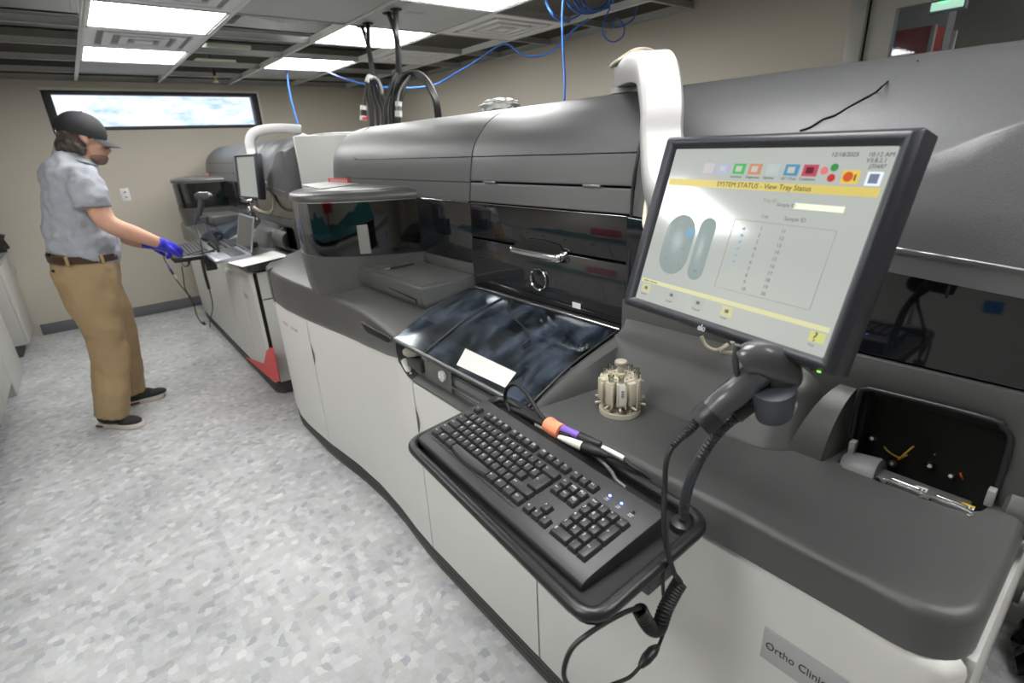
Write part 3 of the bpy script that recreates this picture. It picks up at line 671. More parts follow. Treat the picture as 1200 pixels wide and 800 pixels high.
    prism('end_cap', [(.99, .80), (.99, 1.2), (1.93, 1.2), (1.93, .80)], 'xz', .021, .036, GREY, A)
    # ---- right deck
    YE = .020
    cr_ = [(.668 + .07 * (1 - math.cos(a)), YE + .07 * (1 - math.sin(a))) for a in [PI / 2 * i / 8 for i in range(9)]]
    pol = [(.976, .80), (.668, .80), (.668, .5), (.668, .2)] + cr_ + [(.90, YE), (1.00, YE), (1.00, .05), (.976, .062), (.940, .070), (.922, .085), (.915, .105), (.912, .25), (.925, .2645), (.976, .2645)]
    outer_f = lambda p: p.z > .87 and (p.x < .70 or p.y < .05) and p.y < .79
    prism('right_deck', pol, 'xy', .806, .878, GREY, A, bev=.017, seg=5, filt=outer_f)
    # flank that frames the sample lid
    lidp = [(.668, .876), (.73, .904), (.80, .934), (.86, .951), (.914, .965), (.985, .980)]
    rr = []
    for i, (x, z) in enumerate(lidp):
        k_ = i / 5; rr.append([Vector((x, .797, .87)), Vector((x, .797, z)), Vector((x, .785, z + .003)), Vector((x + .01, .785 - .018 * k_ - .004, z - .002 - .004 * k_)), Vector((x + .02 + .0 * k_, .78 - .05 * k_, .876)), Vector((x + .02, .78 - .05 * k_, .87))])
    loft('lid_flank', rr, GREY, A, ang=30)
    # plateau under the monitor
    foot = [(1.0, .80), (.93, .795), (.885, .775), (.862, .72), (.857, .63), (.861, .525), (.864, .44), (.868, .385), (.885, .35), (.92, .325), (1.0, .295)]
    ridge = [(1.0, .80), (.96, .80), (.940, .785), (.928, .72), (.921, .627), (.917, .54), (.912, .47), (.915, .41), (.93, .37), (.958, .34), (1.0, .31)]
    top = [(1.0, .80), (.985, .79), (.975, .78), (.972, .72), (.970, .627), (.970, .54), (.970, .47), (.972, .41), (.978, .36), (.985, .33), (1.0, .31)]
    S = lambda tab, z: [Vector((p.x, p.y, z)) for p in spline([Vector((a, c, 0)) for a, c in tab], 4)]
    def mixr(a, b_, f_, z): return [Vector((p.x + (q.x - p.x) * f_, p.y + (q.y - p.y) * f_, z)) for p, q in zip(S(a, 0), S(b_, 0))]
    loft('plateau', [S(foot, .870), S(foot, .879), mixr(foot, ridge, .12, .885), mixr(foot, ridge, .9, .966), S(ridge, .975), mixr(ridge, top, .15, .979), mixr(ridge, top, .5, .985), mixr(ridge, top, .85, .999), S(top, 1.015), mixr(top, foot, -.10, 1.021)], GREY, A, ang=60)
    # curved cheek beside the opening
    rr = []
    for i in range(9):
        a = i / 8 * PI / 2; x = .905 + .085 * (1 - math.cos(a)); z = .878 + .125 * math.sin(a) * (1 if i else .0)
        x = .905 + .085 * (1 - math.cos(a)); z = .876 + .127 * math.sin(a)
        rr.append([Vector((x, .343 - .050 * i / 8, .875)), Vector((x, .343 - .050 * i / 8, z)), Vector((x, .285 - .015 * (i / 8), z)), Vector((x, .285 - .015 * (i / 8), .875))])
    loft('opening_cheek', rr, GREY, A, ang=35)
    if not near:
        rr = []
        for i in range(9):
            a = i / 8 * PI * .8; rr.append([Vector((.97 - .09 * math.sin(a), y, .95 - .07 * math.cos(a))) for y in (.02, .06, .20, .24)])
        loft('opening_flap', rr, GREY, A, closed=False, cap=False, thick=.006)
        strip('sample_lid', [(.672, .880), (.80, .936), (.914, .967), (.968, .980)], .812, 1.455, SMOKE, A, th=.004, bev=0)
        box('lid_well', (.69, .804, .78), (.99, 1.462, .86), BLACK, A)
        return A
    # ---- cartridge opening
    def tz(x, y, z): return Vector((x, y, z))
    rim = [(.976, .2645, .880), (.972, .2645, .99), (.970, .256, 1.008), (.970, .235, 1.011), (.970, .10, 1.015), (.970, .078, 1.007), (.972, .066, .985), (.976, .064, .90)]
    tube('opening_rim', rim, .0042, BLACK, A, seg=8, k=5)
    bm = bmesh.new()
    add_box(bm, (.990, .255, .74), (1.13, .266, 1.02)); add_box(bm, (.990, .052, .74), (1.13, .064, 1.02)); add_box(bm, (.93, .052, .72), (1.13, .266, .735)); add_box(bm, (1.10, .052, .72), (1.13, .266, 1.03)); add_box(bm, (.990, .052, 1.015), (1.13, .266, 1.03))
    add_box(bm, (.905, .06, .72), (.912, .27, .80))
    finish(bm, 'opening_recess', VOID, A)
    prism('inner_flap', [(.985, 1.008), (1.06, .95), (1.065, .955), (.99, 1.014)], 'xz', .07, .255, DGREY, A, bev=.002)
    # drum at the left of the opening
    lathe('inner_drum', [(0, 0), (.038, 0), (.040, .004), (.040, .05), (.038, .054), (0, .054)], mat('worn grey casting', (.16, .16, .165), .5, bump=.6, bscale=40), A, base=(.955, .258, .845), axis=(0, -1, .15))
    box('inner_plate', (.938, .085, .866), (.972, .215, .871), mat('satin plate', (.22, .22, .22), .35, metal=.6), A)
    for yy in (.105, .165):
        cl = box('cartridge_latch', (.920, yy - .022, .868), (.932, yy + .022, .882), CLEAR, A, bev=.002)
        tube('latch_bar', [(.932, yy - .018, .880), (.932, yy + .018, .880)], .003, CHROME, cl, k=0)
        tube('latch_loop', [(.912, yy - .024, .880), (.914, yy - .028, .884), (.918, yy, .885), (.914, yy + .028, .884), (.912, yy + .024, .880)], .0025, CLEAR, cl)
        lb = box('latch_label', (.945, yy - .026, .8712), (.957, yy - .010, .8716), PAPER, cl, bev=0)
        if yy < .13: box('label_mark', (.952, yy - .026, .8716), (.957, yy - .010, .8719), mat('amber ink', (.7, .45, .03), .5), lb, bev=0)
        bm = bmesh.new()
        for q in range(3): add_box(bm, (.946, yy - .024 + q * .005, .8716), (.951, yy - .021 + q * .005, .8719))
        finish(bm, 'label_print', INK, lb)
    for q, (pts, m) in enumerate((([(1.05, .235, .90), (1.03, .225, .88), (1.02, .20, .875), (1.03, .19, .88)], YEL), ([(1.06, .18, .91), (1.03, .185, .90), (1.02, .195, .88), (1.04, .20, .86)], YEL),
                                  ([(1.05, .19, .87), (1.03, .195, .875), (1.02, .20, .87)], OWIRE), ([(1.05, .12, .89), (1.03, .115, .88), (1.03, .11, .87)], OWIRE), ([(1.04, .14, .90), (1.03, .155, .898)], YEL))):
        tube('inner_wire', pts, .0016, m, A, seg=6)
    for p in ((1.03, .245, .89), (1.02, .205, .86), (1.03, .155, .875), (1.03, .125, .87)):
        lathe('inner_fitting', [(0, 0), (.006, 0), (.006, .008), (.003, .012), (0, .012)], STEEL, A, base=p, axis=(-1, 0, .4), seg=10)
    for y in (.2575, .068): box('hinge_clip', (.955, y - .006, .880), (.972, y + .004, .908), mat('clip white', (.28, .28, .275), .4), A, bev=.002)
    lathe('end_roller', [(0, 0), (.035, 0), (.042, .006), (.042, .05), (.036, .06), (0, .06)], GREY, A, base=(1.00, .052, .87), axis=(0, -1, 0))
    # ---- sample lid with interior
    def lidstrip(nm, a, b_): return strip(nm, [(.670, .8765), (.73, .905), (.80, .935), (.86, .952), (.914, .966), (.968, .979)], a, b_, SMOKE, A, th=.003, bev=0)
    lidstrip('sample_lid', .806, 1.262); lidstrip('small_lid', 1.268, 1.455)
    fr = lambda y: [(x - .002, y, z + .002) for x, z in [(.668, .8765), (.73, .905), (.80, .935), (.86, .952), (.914, .966), (.968, .979)]]
    for y in (.803, 1.265): tube('lid_edge', fr(y), .003, BLACK, A, seg=8)
    tube('lid_front_bar', [(.667, .806, .873), (.667, 1.457, .873)], .0045, STEEL, A, k=0, seg=8)
    box('lid_front_rail', (.669, .806, .858), (.676, 1.457, .871), DGREY, A, bev=.002)
    box('lid_well', (.70, .806, .70), (.995, 1.455, .815), mat('well plastic', (.15, .155, .155), .4), A, bev=.003)
    box('well_track', (.76, .82, .815), (.80, 1.44, .835), mat('track grey', (.16, .16, .15), .4), A, bev=.003)
    box('well_track', (.86, .82, .815), (.90, 1.44, .84), mat('track tan', (.28, .26, .2), .5), A, bev=.003)
    wq = [at_z(*q, .87) for q in ((588, 379), (601, 377), (650, 402), (641, 408))]
    prism('well_label', [(q.x, q.y) for q in wq], 'xy', .869, .870, mat('ivory label', (.62, .62, .52), .5), A, bev=0)
    lathe('well_puck', [(0, 0), (.033, 0), (.034, .012), (.031, .02), (.006, .022), (.005, .05), (0, .05)], mat('puck grey', (.08, .07, .07), .4), A, base=(.77, .88, .835))
    for i in range(7): box('well_block', (.80 + .02 * (i % 2), .84 + i * .085, .835), (.845, .87 + i * .085, .86 + .01 * (i % 3)), mat('block dark', (.04, .045, .05), .35), A, bev=.003)
    tube('well_cable', [(.92, .86, .86), (.86, .95, .875), (.84, 1.05, .88), (.88, 1.12, .87)], .003, RUB, A)
    tube('lid_tether', [(.985, 1.26, .985), (.978, 1.255, .972), (.95, 1.20, .985), (.90, 1.16, .972), (.84, 1.0, .96), (.80, .98, .94)], .002, RUB, A)
    # front throat below the lid: bay cut into the cream panels
    prism('throat_ledge', [(.668, .753), (.668, .757), (.70, .768), (.705, .80), (.72, .80), (.72, .74), (.675, .74)], 'xz', .806, 1.372, GREY, A, bev=.002)
    sc = [[Vector((.668 + .01, y, interp(y, [(1.372, .756), (1.40, .757), (1.43, .775), (1.455, .803)]))), Vector((.71, y, interp(y, [(1.372, .766), (1.40, .768), (1.43, .785), (1.455, .81)]))), Vector((.71, y, .74)), Vector((.678, y, .74))] for y in (1.374, 1.39, 1.405, 1.42, 1.435, 1.445, 1.458)]
    loft('throat_scoop', [[Vector((p.x - (.008 if k_ == 0 else 0), p.y, p.z)) for k_, p in enumerate(r)] for r in sc], DGREY, A, ang=60)
    box('throat_back', (.715, .806, .76), (.725, 1.457, .86), VOID, A, bev=0)
    box('throat_block', (.682, 1.33, .785), (.714, 1.42, .822), DGREY, A, bev=.003)
    box('throat_plate', (.690, 1.17, .772), (.694, 1.32, .850), mat('plate olive', (.13, .13, .12), .5), A, bev=.002)
    box('throat_bracket', (.684, 1.285, .835), (.705, 1.325, .862), mat('track grey', (.16, .16, .15), .4), A, bev=.006)
    lathe('throat_roller', [(0, 0), (.013, 0), (.0165, .002), (.0165, .010), (.013, .012), (.006, .0125), (.005, .016), (0, .016)], WHITE, A, base=(.689, 1.205, .818), axis=(-1, .0, 0))
    lathe('throat_wheel', [(0, 0), (.03, 0), (.034, .004), (.034, .012), (.026, .018), (0, .018)], mat('tan part', (.35, .33, .27), .5), A, base=(.70, 1.40, .828))
    box('throat_rail', (.688, .81, .790), (.700, 1.17, .797), STEEL, A, bev=.002)
    # paper label stuck to the lid
    lb = [(545.5, 409), (605, 437), (592, 455), (535, 428)]
    def onlid(px, py):
        for k_ in range(200):
            y = .80 + .5 * k_ / 199
            p = at_y(px, py, y); z = interp(p.x, [(.668, .877), (.73, .906), (.80, .936), (.86, .953), (.914, .967)])
            if p.z >= z - .0015 and abs(p.z - z) < .02: break
        best = min(((abs(at_y(px, py, .8 + .5 * q / 400).z - interp(at_y(px, py, .8 + .5 * q / 400).x, [(.66, .873), (.73, .906), (.80, .936), (.86, .953), (.914, .967)])), q) for q in range(401)))
        p = at_y(px, py, .8 + .5 * best[1] / 400); return p
    c4 = [onlid(*q) for q in lb]
    rr = []
    for i in range(5):
        a = c4[0].lerp(c4[3], i / 4); b2 = c4[1].lerp(c4[2], i / 4)
        a.z = b2.z = 0; row = []
        for j in range(7):
            p = a.lerp(b2, j / 6); p.z = interp(p.x, [(.66, .873), (.73, .906), (.80, .936), (.86, .953), (.914, .967)]) + .002; row.append(p)
        rr.append(row)
    loft('lid_label', rr, PAPER, A, closed=False, cap=False, thick=.0006)
    return A
near_an = analyzer('laboratory_analyzer', 'long dark grey hooded analyzer with cream doors filling the right side, nearest machine', 0, True)
far_an = analyzer('laboratory_analyzer', 'second grey analyzer by the window with red corner decal, in front of the man', 3.28, False)

# ------------------------------------------------------------------ touch monitor
def monitor(label, P0, ux, uy, arm, full, dy=0, group='touchscreen monitors'):
    """P0 screen centre; ux across, uy up"""
    t = thing('touchscreen_monitor', label, 'monitor', (0, 0, 0), group)
    M = basis(P0, ux, uy)
    def pm(name, poly, d0, d1, m, par, holes=(), bev=.0015): return prism(name, poly, lambda u, v, d: M @ Vector((u, v, d)), d0, d1, m, par, holes=holes, bev=bev)
    W, H = .152, .114; L, R, T, B = -.152 - .027, .152 + .020, .114 + .022, -.114 - .019
    bm = bmesh.new()
    q = lambda pts, d: [M @ Vector((u, v, d)) for u, v in pts]
    rect = lambda l, r, t_, b_: [(l, b_), (r, b_), (r, t_), (l, t_)]
    add_loft(bm, [q(rect(L + .02, R - .02, T - .02, B + .02), -.045), q(rect(L, R, T, B), -.034), q(rect(L, R, T, B), -.002), q(rect(L + .006, R - .006, T - .006, B + .006), .0075), q(rect(-W - .010, W + .010, H + .010, -H - .008), .0085), q(rect(-W - .004, W + .004, H + .004, -H - .004), .002), q(rect(-W - .002, W + .002, H + .002, -H - .002), -.002)], True, True)
    bevel_all(bm, .0025, 2); hs = finish(bm, 'housing', NAVYB, t)
    sc = pm('screen', rect(-W - .003, W + .003, H + .003, -H - .003), -.003, .0005, SCREEN if full else SCREEN2, t, bev=0)
    if full:
        U = lambda u: (u - .5) * .304
        V = lambda v: (.5 - v) * .228
        D = .0012
        def rectu(name, u0, v0, u1, v1, m, par=sc, d=D, bev=0): return pm(name, rect(U(u0), U(u1), V(v0), V(v1)), .0004, d, m, par, bev=bev)
        def tx(s, u, v, size, m=SINK, d=D + .0003, par=sc, sx=1): return text('lettering', s, size, M @ Matrix.Translation((U(u), V(v), d)), m, par, ext=.0001, sx=sx)
        rectu('title_bar', .002, .178, .998, .222, SYEL, d=.0010)
        tx('SYSTEM STATUS - View Tray Status', .30, .200, .0092)
        tx('12/18/2025', .785, .026, .0068); tx('10:12 AM', .918, .026, .0068); tx('V3.8.2.1', .918, .053, .0065); tx('J35687', .935, .080, .0062)
        cols = [(.226, (.7, .66, .72)), (.308, (.55, .62, .8)), (.394, (.12, .62, .25)), (.474, (.72, .42, .28)), (.560, (.6, .7, .7)), (.643, (.18, .45, .62)), (.721, (.66, .16, .24))]
        for i, (u, c) in enumerate(cols):
            ic = rectu('icon', u - .030, .076, u + .030, .136, scr('icon %d' % i, c, .8)); rectu('icon_glyph', u - .016, .09, u + .014, .122, scr('glyph %d' % i, (.75, .75, .68) if i < 6 else (.35, .03, .06), .7) if i != 6 else scr('gl6', (.3, .02, .05), .6), ic, d=.0016)
            if i >= 2: tx(['Inventory', 'Diagnostics', 'Options', 'QC / Data', 'Conditions'][i - 2], u - .034, .152, .0046)
        for (u, v, c) in ((.777, .105, (.85, .35, .35)), (.812, .088, (.1, .45, .15)), (.812, .140, (.7, .08, .08))):
            lt = bmesh.new(); add_prism(lt, [(U(u) + .0045 * math.cos(a * PI / 6), V(v) + .0045 * math.sin(a * PI / 6)) for a in range(12)], lambda a, b_, d: M @ Vector((a, b_, d)), .0004, D); finish(lt, 'icon', scr('dot%d' % int(u * 100 + v * 1000), c, .8), sc)
        ic = rectu('icon', .850, .10, .912, .165, scr('icon y', (.85, .66, .2), .9))
        lt = bmesh.new(); add_prism(lt, [(U(.874) + .0055 * math.cos(a * PI / 8), V(.132) + .0055 * math.sin(a * PI / 8)) for a in range(16)], lambda a, b_, d: M @ Vector((a, b_, d)), .0012, .0018); finish(lt, 'icon_glyph', scr('orange glyph', (.75, .22, .05), .8), ic)
        rectu('icon_glyph', .897, .12, .902, .15, SINK, ic, d=.0018)
        ic = rectu('icon', .938, .105, .990, .170, scr('icon w', (.85, .88, .92), 1)); rectu('icon_glyph', .948, .115, .980, .160, scr('icon wg', (.35, .42, .55), .6), ic, d=.0018)
        tx('Tray ID', .56, .275, .0062, SGR); tx('Sample ID', .628, .292, .0062, SGR2); rectu('input_field', .703, .276, .900, .306, scr('field', (.9, .95, .8), 1.0))
        tx('Cup', .575, .362, .006, SGR2); tx('Sample ID', .68, .362, .0068, SGR2)
        bl = []
        pm('table_outline', rect(U(.45), U(.902), V(.393), V(.803)), .0004, .0009, SGR, sc, holes=[rect(U(.4525), U(.8995), V(.3955), V(.8005))])
        for i in range(10):
            v = .43 + i * .0385
            tx('%d' % (i + 1), .588, v, .0068, SGR2); tx('%d' % (i + 11), .684, v, .0068, SGR2)
            if i < 6: rectu('marker', .503, v - .006 + .012, .515, v + .012 + .008, SBLU)
        def capsule(u0, u1, v0, v1, k=10):
            cx = (U(u0) + U(u1)) / 2; r = (U(u1) - U(u0)) / 2; P = []
            for i in range(k + 1): a = PI * i / k; P.append((cx + r * math.cos(a), V(v0) - r + r * math.sin(a)))
            for i in range(k + 1): a = PI + PI * i / k; P.append((cx + r * math.cos(a), V(v1) + r + r * math.sin(a)))
            return P
        c1 = pm('tray_map', capsule(.075, .255, .405, .797), .0004, .0009, scr('tray', (.47, .54, .53), .82), sc); c2 = pm('tray_map', capsule(.275, .365, .405, .797), .0004, .0009, MATS_S['tray'], sc)
        for (u, v) in ((.12, .50), (.12, .60), (.12, .70), (.21, .62), (.21, .72), (.32, .74), (.16, .45)): rectu('slot_mark', u - .007, v - .009, u + .007, v + .009, SGR, c1, d=.0013)
        lt = bmesh.new(); add_prism(lt, [(U(.229) + .0075 * math.cos(a * PI / 10), V(.515) + .0075 * math.sin(a * PI / 10)) for a in range(20)], lambda a, b_, d: M @ Vector((a, b_, d)), .0010, .0015); finish(lt, 'slot_mark', scr('blue slot', (.25, .48, .62), .8), c1)
        rectu('hint_bar', .002, .862, .998, .888, scr('pale bar', (.80, .79, .55), .9))
        tx('Select a function', .02, .875, .0042)
        for i, u in enumerate((.047, .224, .391, .553, .963)):
            ic = rectu('icon', u - .030, .897, u + .030, .957 if i < 4 else .95, scr('bicon%d' % i, [(.72, .72, .5), (.6, .64, .6), (.6, .64, .6), (.75, .74, .5), (.76, .76, .4)][i], .85))
            tx(['Return', 'Sample', 'Program', 'Detail', 'Help'][i], u - .024, .968, .0042, SGR2)
            if i == 4: tx('?', u - .014, .925, .016, par=ic, d=.0022)
            else: rectu('icon_glyph', u - .008, .915, u + .010, .935, SGR2, ic, d=.0018)
        p = M @ Vector((U(.470), V(1.095) + .0085 - .002, .0085))
        text('lettering', 'elo', .013, M @ Matrix.Translation((U(.45), V(1.062), .0088)), mat('logo silver', (.6, .6, .62), .4), hs, sx=.8)
        for i in range(3): lathe('button', [(0, 0), (.0025, 0), (.002, .0015), (0, .0015)], BLACK, hs, base=M @ Vector((.115 + i * .014, B - .0005, -.006)), axis=-M.col[1].to_3d(), seg=10)
        lathe('power_light', [(0, 0), (.0022, 0), (.0018, .0012), (0, .0012)], GREENL, hs, base=M @ Vector((.1575, B + .001, .004)), axis=-M.col[1].to_3d(), seg=10)
    # swivel joint behind the screen and the white swan-neck arm
    nrm = M.col[2].to_3d()
    lathe('swivel', [(0, 0), (.045, 0), (.045, .008), (.02, .012), (.02, .05), (0, .05)], DGREY, t, base=M @ Vector((0, .02, -.045)), axis=-nrm)
    pts, wid, th = arm
    pts = [Vector(p) for p in pts]; P = spline(pts, 8); rings = []
    side = Vector(wid)
    for i, p in enumerate(P):
        a = P[max(0, i - 1)]; c = P[min(len(P) - 1, i + 1)]; d = (c - a).normalized(); s = (side - d * side.dot(d)).normalized(); nn = d.cross(s)
        w = Vector(wid).length / 2; h = th / 2 * (1.25 if 0 < i < len(P) else 1); ch = .28
        rings.append([p + s * a_ * w + nn * b_ * h for a_, b_ in ((-1, -1 + ch), (-1, 1 - ch), (-1 + ch * .6, 1), (1 - ch * .6, 1), (1, 1 - ch), (1, -1 + ch), (1 - ch * .6, -1), (-1 + ch * .6, -1))])
    loft('support_arm', rings, ARMW, t, ang=50)
    return t, M
MATS_S = {}
def scr(name, c, k=1.0):
    if name in MATS_S: return MATS_S[name]
    m = mat('screen ' + name, tuple(x * .05 for x in c), .28, emis=tuple(x ** 1.6 for x in c), estr=k * .9, spec=.5); MATS_S[name] = m; return m
SCREEN = mat('screen backlight', (.03, .03, .03), .10, emis=(.44, .47, .44), estr=.82, spec=.9)
SCREEN2 = mat('screen backlight far', (.03, .03, .03), .25, emis=(.40, .43, .39), estr=.62, spec=.5)
SINK = scr('ink', (.12, .12, .10), .6); SGR = scr('grey', (.52, .54, .52), .6); SGR2 = scr('grey2', (.36, .37, .36), .6); SYEL = scr('yellow bar', (.80, .70, .28), .85); SBLU = scr('blue mark', (.40, .58, .72), .8)
ux = (-.149 * 1.2, -.98, -.007); uy = (.295, -.066, .953)
ux = (-.165, -.986, -.007)
mon, MM = monitor('large tilted touchscreen monitor with tray status display in front of the near analyzer', (.672, .355, 1.299), ux, uy,
                  ([(1.30, 1.07, 1.595), (1.16, .93, 1.588), (1.02, .79, 1.574), (.92, .69, 1.552), (.868, .64, 1.520), (.845, .615, 1.475), (.835, .605, 1.42), (.80, .56, 1.34), (.745, .45, 1.31)], (.048, -.050, 0), .046), True)
# pivot foot, cable coil on the arm, cable in the back
lathe('pivot', [(0, 0), (.045, 0), (.045, .012), (.03, .02), (0, .02)], ARMW, mon, base=(1.28, 1.05, 1.5505))
mon2, M2 = monitor('small upright touchscreen monitor with blank grey display on the far analyzer', at_y(290, 207, 3.70), (.10, -.99, 0), (.10, .01, .99),
                   ([(1.27, 3.76, 1.59), (1.18, 3.79, 1.60), (1.08, 3.83, 1.60), (1.0, 3.86, 1.58), (.965, 3.87, 1.53), (.96, 3.86, 1.46), (.95, 3.80, 1.38), (.93, 3.74, 1.34)], (.025, .062, 0), .045), False)
lathe('pivot', [(0, 0), (.045, 0), (.03, .012), (.02, .016), (0, .016)], ARMW, mon2, base=(1.26, 3.77, 1.5505))
# beige monitor leads
CRM = mat('cream cable', (.62, .58, .46), .45)
t = thing('coiled_lead', 'cream cable coiled in a bundle on top of the white monitor arm', 'cable', tuple(at_y(738, 73, 1.02)))
for i in range(4):
    a0 = i * .3; tube('loop', [(.055 * math.cos(a) + .01 * i, .045 * math.sin(a) - .004 * i, .006 * i + .008 * math.sin(2 * a)) for a in [2 * PI * k_ / 12 for k_ in range(12)]], .0042, CRM, t, closed=True, k=3)
tube('tie', [(.055, 0, -.006), (.07, 0, .01), (.06, 0, .032), (.045, 0, .03)], .003, BLACK, t)
tag(tube('monitor_lead', [at_y(758, 187, .62), at_y(757, 205, .62), at_y(760, 225, .61), at_y(757, 245, .60), at_y(757, 268, .58), at_y(775, 290, .56)], .0048, CRM), 'cream cable hanging beside the white arm at the monitor left edge', 'cable')
tag(tube('monitor_lead', [at_y(822, 394, .50), at_y(828, 405, .49), at_y(840, 410, .47), at_y(852, 404, .45), at_y(845, 412, .45), at_y(862, 412, .44), at_y(858, 400, .43)], .0036, CRM), 'cream cable loop showing below the large monitor', 'cable')
tag(tube('video_cable', [at_x(760, 142, 1.045), at_x(751, 165, 1.02), at_x(746, 190, 1.0), at_x(742, 215, .996), at_x(740, 240, .992), at_x(738, 300, .985), at_x(734, 345, .98)], .0035, RUB), 'thin black cable running down the hood seam left of the white arm', 'cable')
tag(tube('monitor_lead', [at_y(311, 213, 3.7), at_y(318, 225, 3.66), at_y(321, 240, 3.62), at_y(316, 249, 3.6), at_y(305, 247, 3.6), at_y(297, 242, 3.62)], .009, CRM), 'thick cream cable looping under the small far monitor', 'cable')

# ------------------------------------------------------------------ keyboard tray
def tray(label, off, full):
    t = thing('keyboard_tray', label, 'tray', off, 'keyboard trays')
    c = [(.375, .822), (.632, .853), (.598, .318), (.342, .312)]; z = .897
    def rnd(poly, r=.035, k=5):
        out = []; n = len(poly)
        for i in range(n):
            p = Vector(poly[i]); a = (Vector(poly[i - 1]) - p).normalized(); b_ = (Vector(poly[(i + 1) % n]) - p).normalized()
            for j in range(k + 1):
                s = j / k; out.append(tuple(p + a * r * (1 - s) ** 2 + b_ * r * s ** 2))
        return out
    o = rnd(c)
    tube('rim', [(x, y, z) for x, y in o], .0095, mat('black satin rim', (.013, .013, .015), .33, bump=.15, bscale=500), t, closed=True, k=1, seg=12)
    prism('pan', o, 'xy', .879, .883, MATTE, t, bev=.001); 
    prism('pan_wall', o, 'xy', .881, .893, MATTE, t, holes=[[(x + (.49 - x) * .05, y + (.58 - y) * .03) for x, y in o]], bev=0)
    prism('bracket', [(.50, .879), (.62, .879), (.668, .85), (.668, .82), (.60, .828), (.50, .845)], 'xz', .50, .62, DGREY, t)
    box('bracket_foot', (.50, .345, .800), (.56, .365, .880), BLACK, t)
    return t
tray('black rimmed keyboard tray holding the large keyboard, in front of the near analyzer', (0, 0, 0), True)
LEGC = {}
def keyboard(label, M, full):
    t = thing('keyboard', label, 'keyboard', (0, 0, 0), 'keyboards')
    pm = lambda name, poly, pl, d0, d1, m, par=t, bev=.001: prism(name, poly, pl, d0, d1, m, par, bev=bev)
    # side profile (depth v, height z) swept across width
    prof = [(-.079, -.004), (-.082, .006), (-.079, .012), (-.072, .015), (-.062, .017), (.050, .026), (.086, .029), (.090, .024), (.090, -.004)]
    pm('case', prof, lambda v, z, d: M @ Vector((d, v, z)), -.2285, .2285, KBM, bev=.002)
    u = .0187
    def slope(v): return .0165 + (v + .062) * .082
    cache = {}
    def keymesh(w, d):
        k = (w, d)
        if k not in cache:
            bm = bmesh.new(); a, c = w / 2 - .0006, d / 2 - .0006; s = .0026
            add_loft(bm, [[Vector((x * a, y * c, 0)) for x, y in ((-1, -1), (1, -1), (1, 1), (-1, 1))], [Vector((x * (a - s), y * (c - s * .8) + .0008, .0085)) for x, y in ((-1, -1), (1, -1), (1, 1), (-1, 1))]])
            bevel_all(bm, .0008, 2); bmesh.ops.recalc_face_normals(bm, faces=bm.faces)
            me = bpy.data.meshes.new('key'); bm.to_mesh(me); bm.free(); me.materials.append(KEYM); me.polygons.foreach_set('use_smooth', [True] * len(me.polygons)); me.set_sharp_from_angle(angle=.6); cache[k] = me
        return cache[k]
    def key(x, v, w, d, leg='', nm='key', m=None):
        o = bpy.data.objects.new(nm, keymesh(w, d)); C.objects.link(o)
        Mk = M @ Matrix.Translation((x, v, slope(v))) @ Matrix.Rotation(math.atan(.082), 4, 'X'); o.matrix_world = Mk; o.parent = t
        if leg:
            sz = .0072 if len(leg) < 3 else .0042
            cu = bpy.data.curves.new('legend', 'FONT'); cu.body = leg; cu.size = sz; cu.extrude = .00006; cu.align_x = 'LEFT'; cu.align_y = 'CENTER'; cu.resolution_u = 2; cu.materials.append(LEGM)
            
            if (leg, sz) not in LEGC: LEGC[(leg, sz)] = text_mesh(cu, 'legend').data; bpy.data.objects.remove([q for q in C.objects if q.data == LEGC[(leg, sz)]][0])
            f = bpy.data.objects.new('legend', LEGC[(leg, sz)]); C.objects.link(f); f.parent = o; f.location = (-w / 2 + .0042, .0022, .0087)
    x0 = -.2165
    if not full:
        bm = bmesh.new()
        for r, v in enumerate((.050, .028, .009, -.010, -.029, -.048)):
            for i in range(22): add_box(bm, (x0 + i * u * 1.04 + .001, v - .008, slope(v)), (x0 + i * u * 1.04 + .0165, v + .008, slope(v) + .008), M)
        o = finish(bm, 'keys', KEYM, t); o['kind'] = 'stuff'
        return t
    vf = .0505; rows = [.0265, .0078, -.0109, -.0296, -.0483]
    key(x0 + u / 2, vf, u, u, 'Esc', 'escape_key')
    for i in range(12):
        xx = x0 + u * (2 + i + .5 * (i // 4)) + u / 2; key(xx, vf, u, u, 'F%d' % (i + 1))
    r1 = ['` ', '1', '2', '3', '4', '5', '6', '7', '8', '9', '0', '-', '=']
    for i, l in enumerate(r1): key(x0 + u * (i + .5), rows[0], u, u, l)
    key(x0 + u * 14, rows[0], 2 * u, u, '<-', 'backspace_key')
    key(x0 + u * .75, rows[1], 1.5 * u, u, 'Tab', 'tab_key')
    for i, l in enumerate('QWERTYUIOP'): key(x0 + u * (2 + i), rows[1], u, u, l)
    key(x0 + u * 12, rows[1], u, u, '['); key(x0 + u * 13, rows[1], u, u, ']')
    key(x0 + u * 14.25, (rows[1] + rows[2]) / 2, 1.5 * u, 2 * u, '<-', 'enter_key')
    key(x0 + u * .9, rows[2], 1.8 * u, u, 'Caps', 'caps_lock_key')
    for i, l in enumerate("ASDFGHJKL;'"): key(x0 + u * (2.3 + i), rows[2], u, u, l)
    key(x0 + u * 1.1, rows[3], 2.2 * u, u, 'Shift', 'shift_key')
    for i, l in enumerate('ZXCVBNM,./'): key(x0 + u * (2.7 + i), rows[3], u, u, l)
    key(x0 + u * 13.6, rows[3], 2.8 * u, u, 'Shift', 'shift_key')
    for xx, l in ((.65, 'Ctrl'), (2.0, '#'), (3.35, 'Alt'), (10.6, 'Alt'), (11.9, '#'), (13.1, '='), (14.35, 'Ctrl')): key(x0 + u * xx, rows[4], 1.28 * u, u, l, 'modifier_key')
    # long curved space bar
    bm = bmesh.new(); rr = []
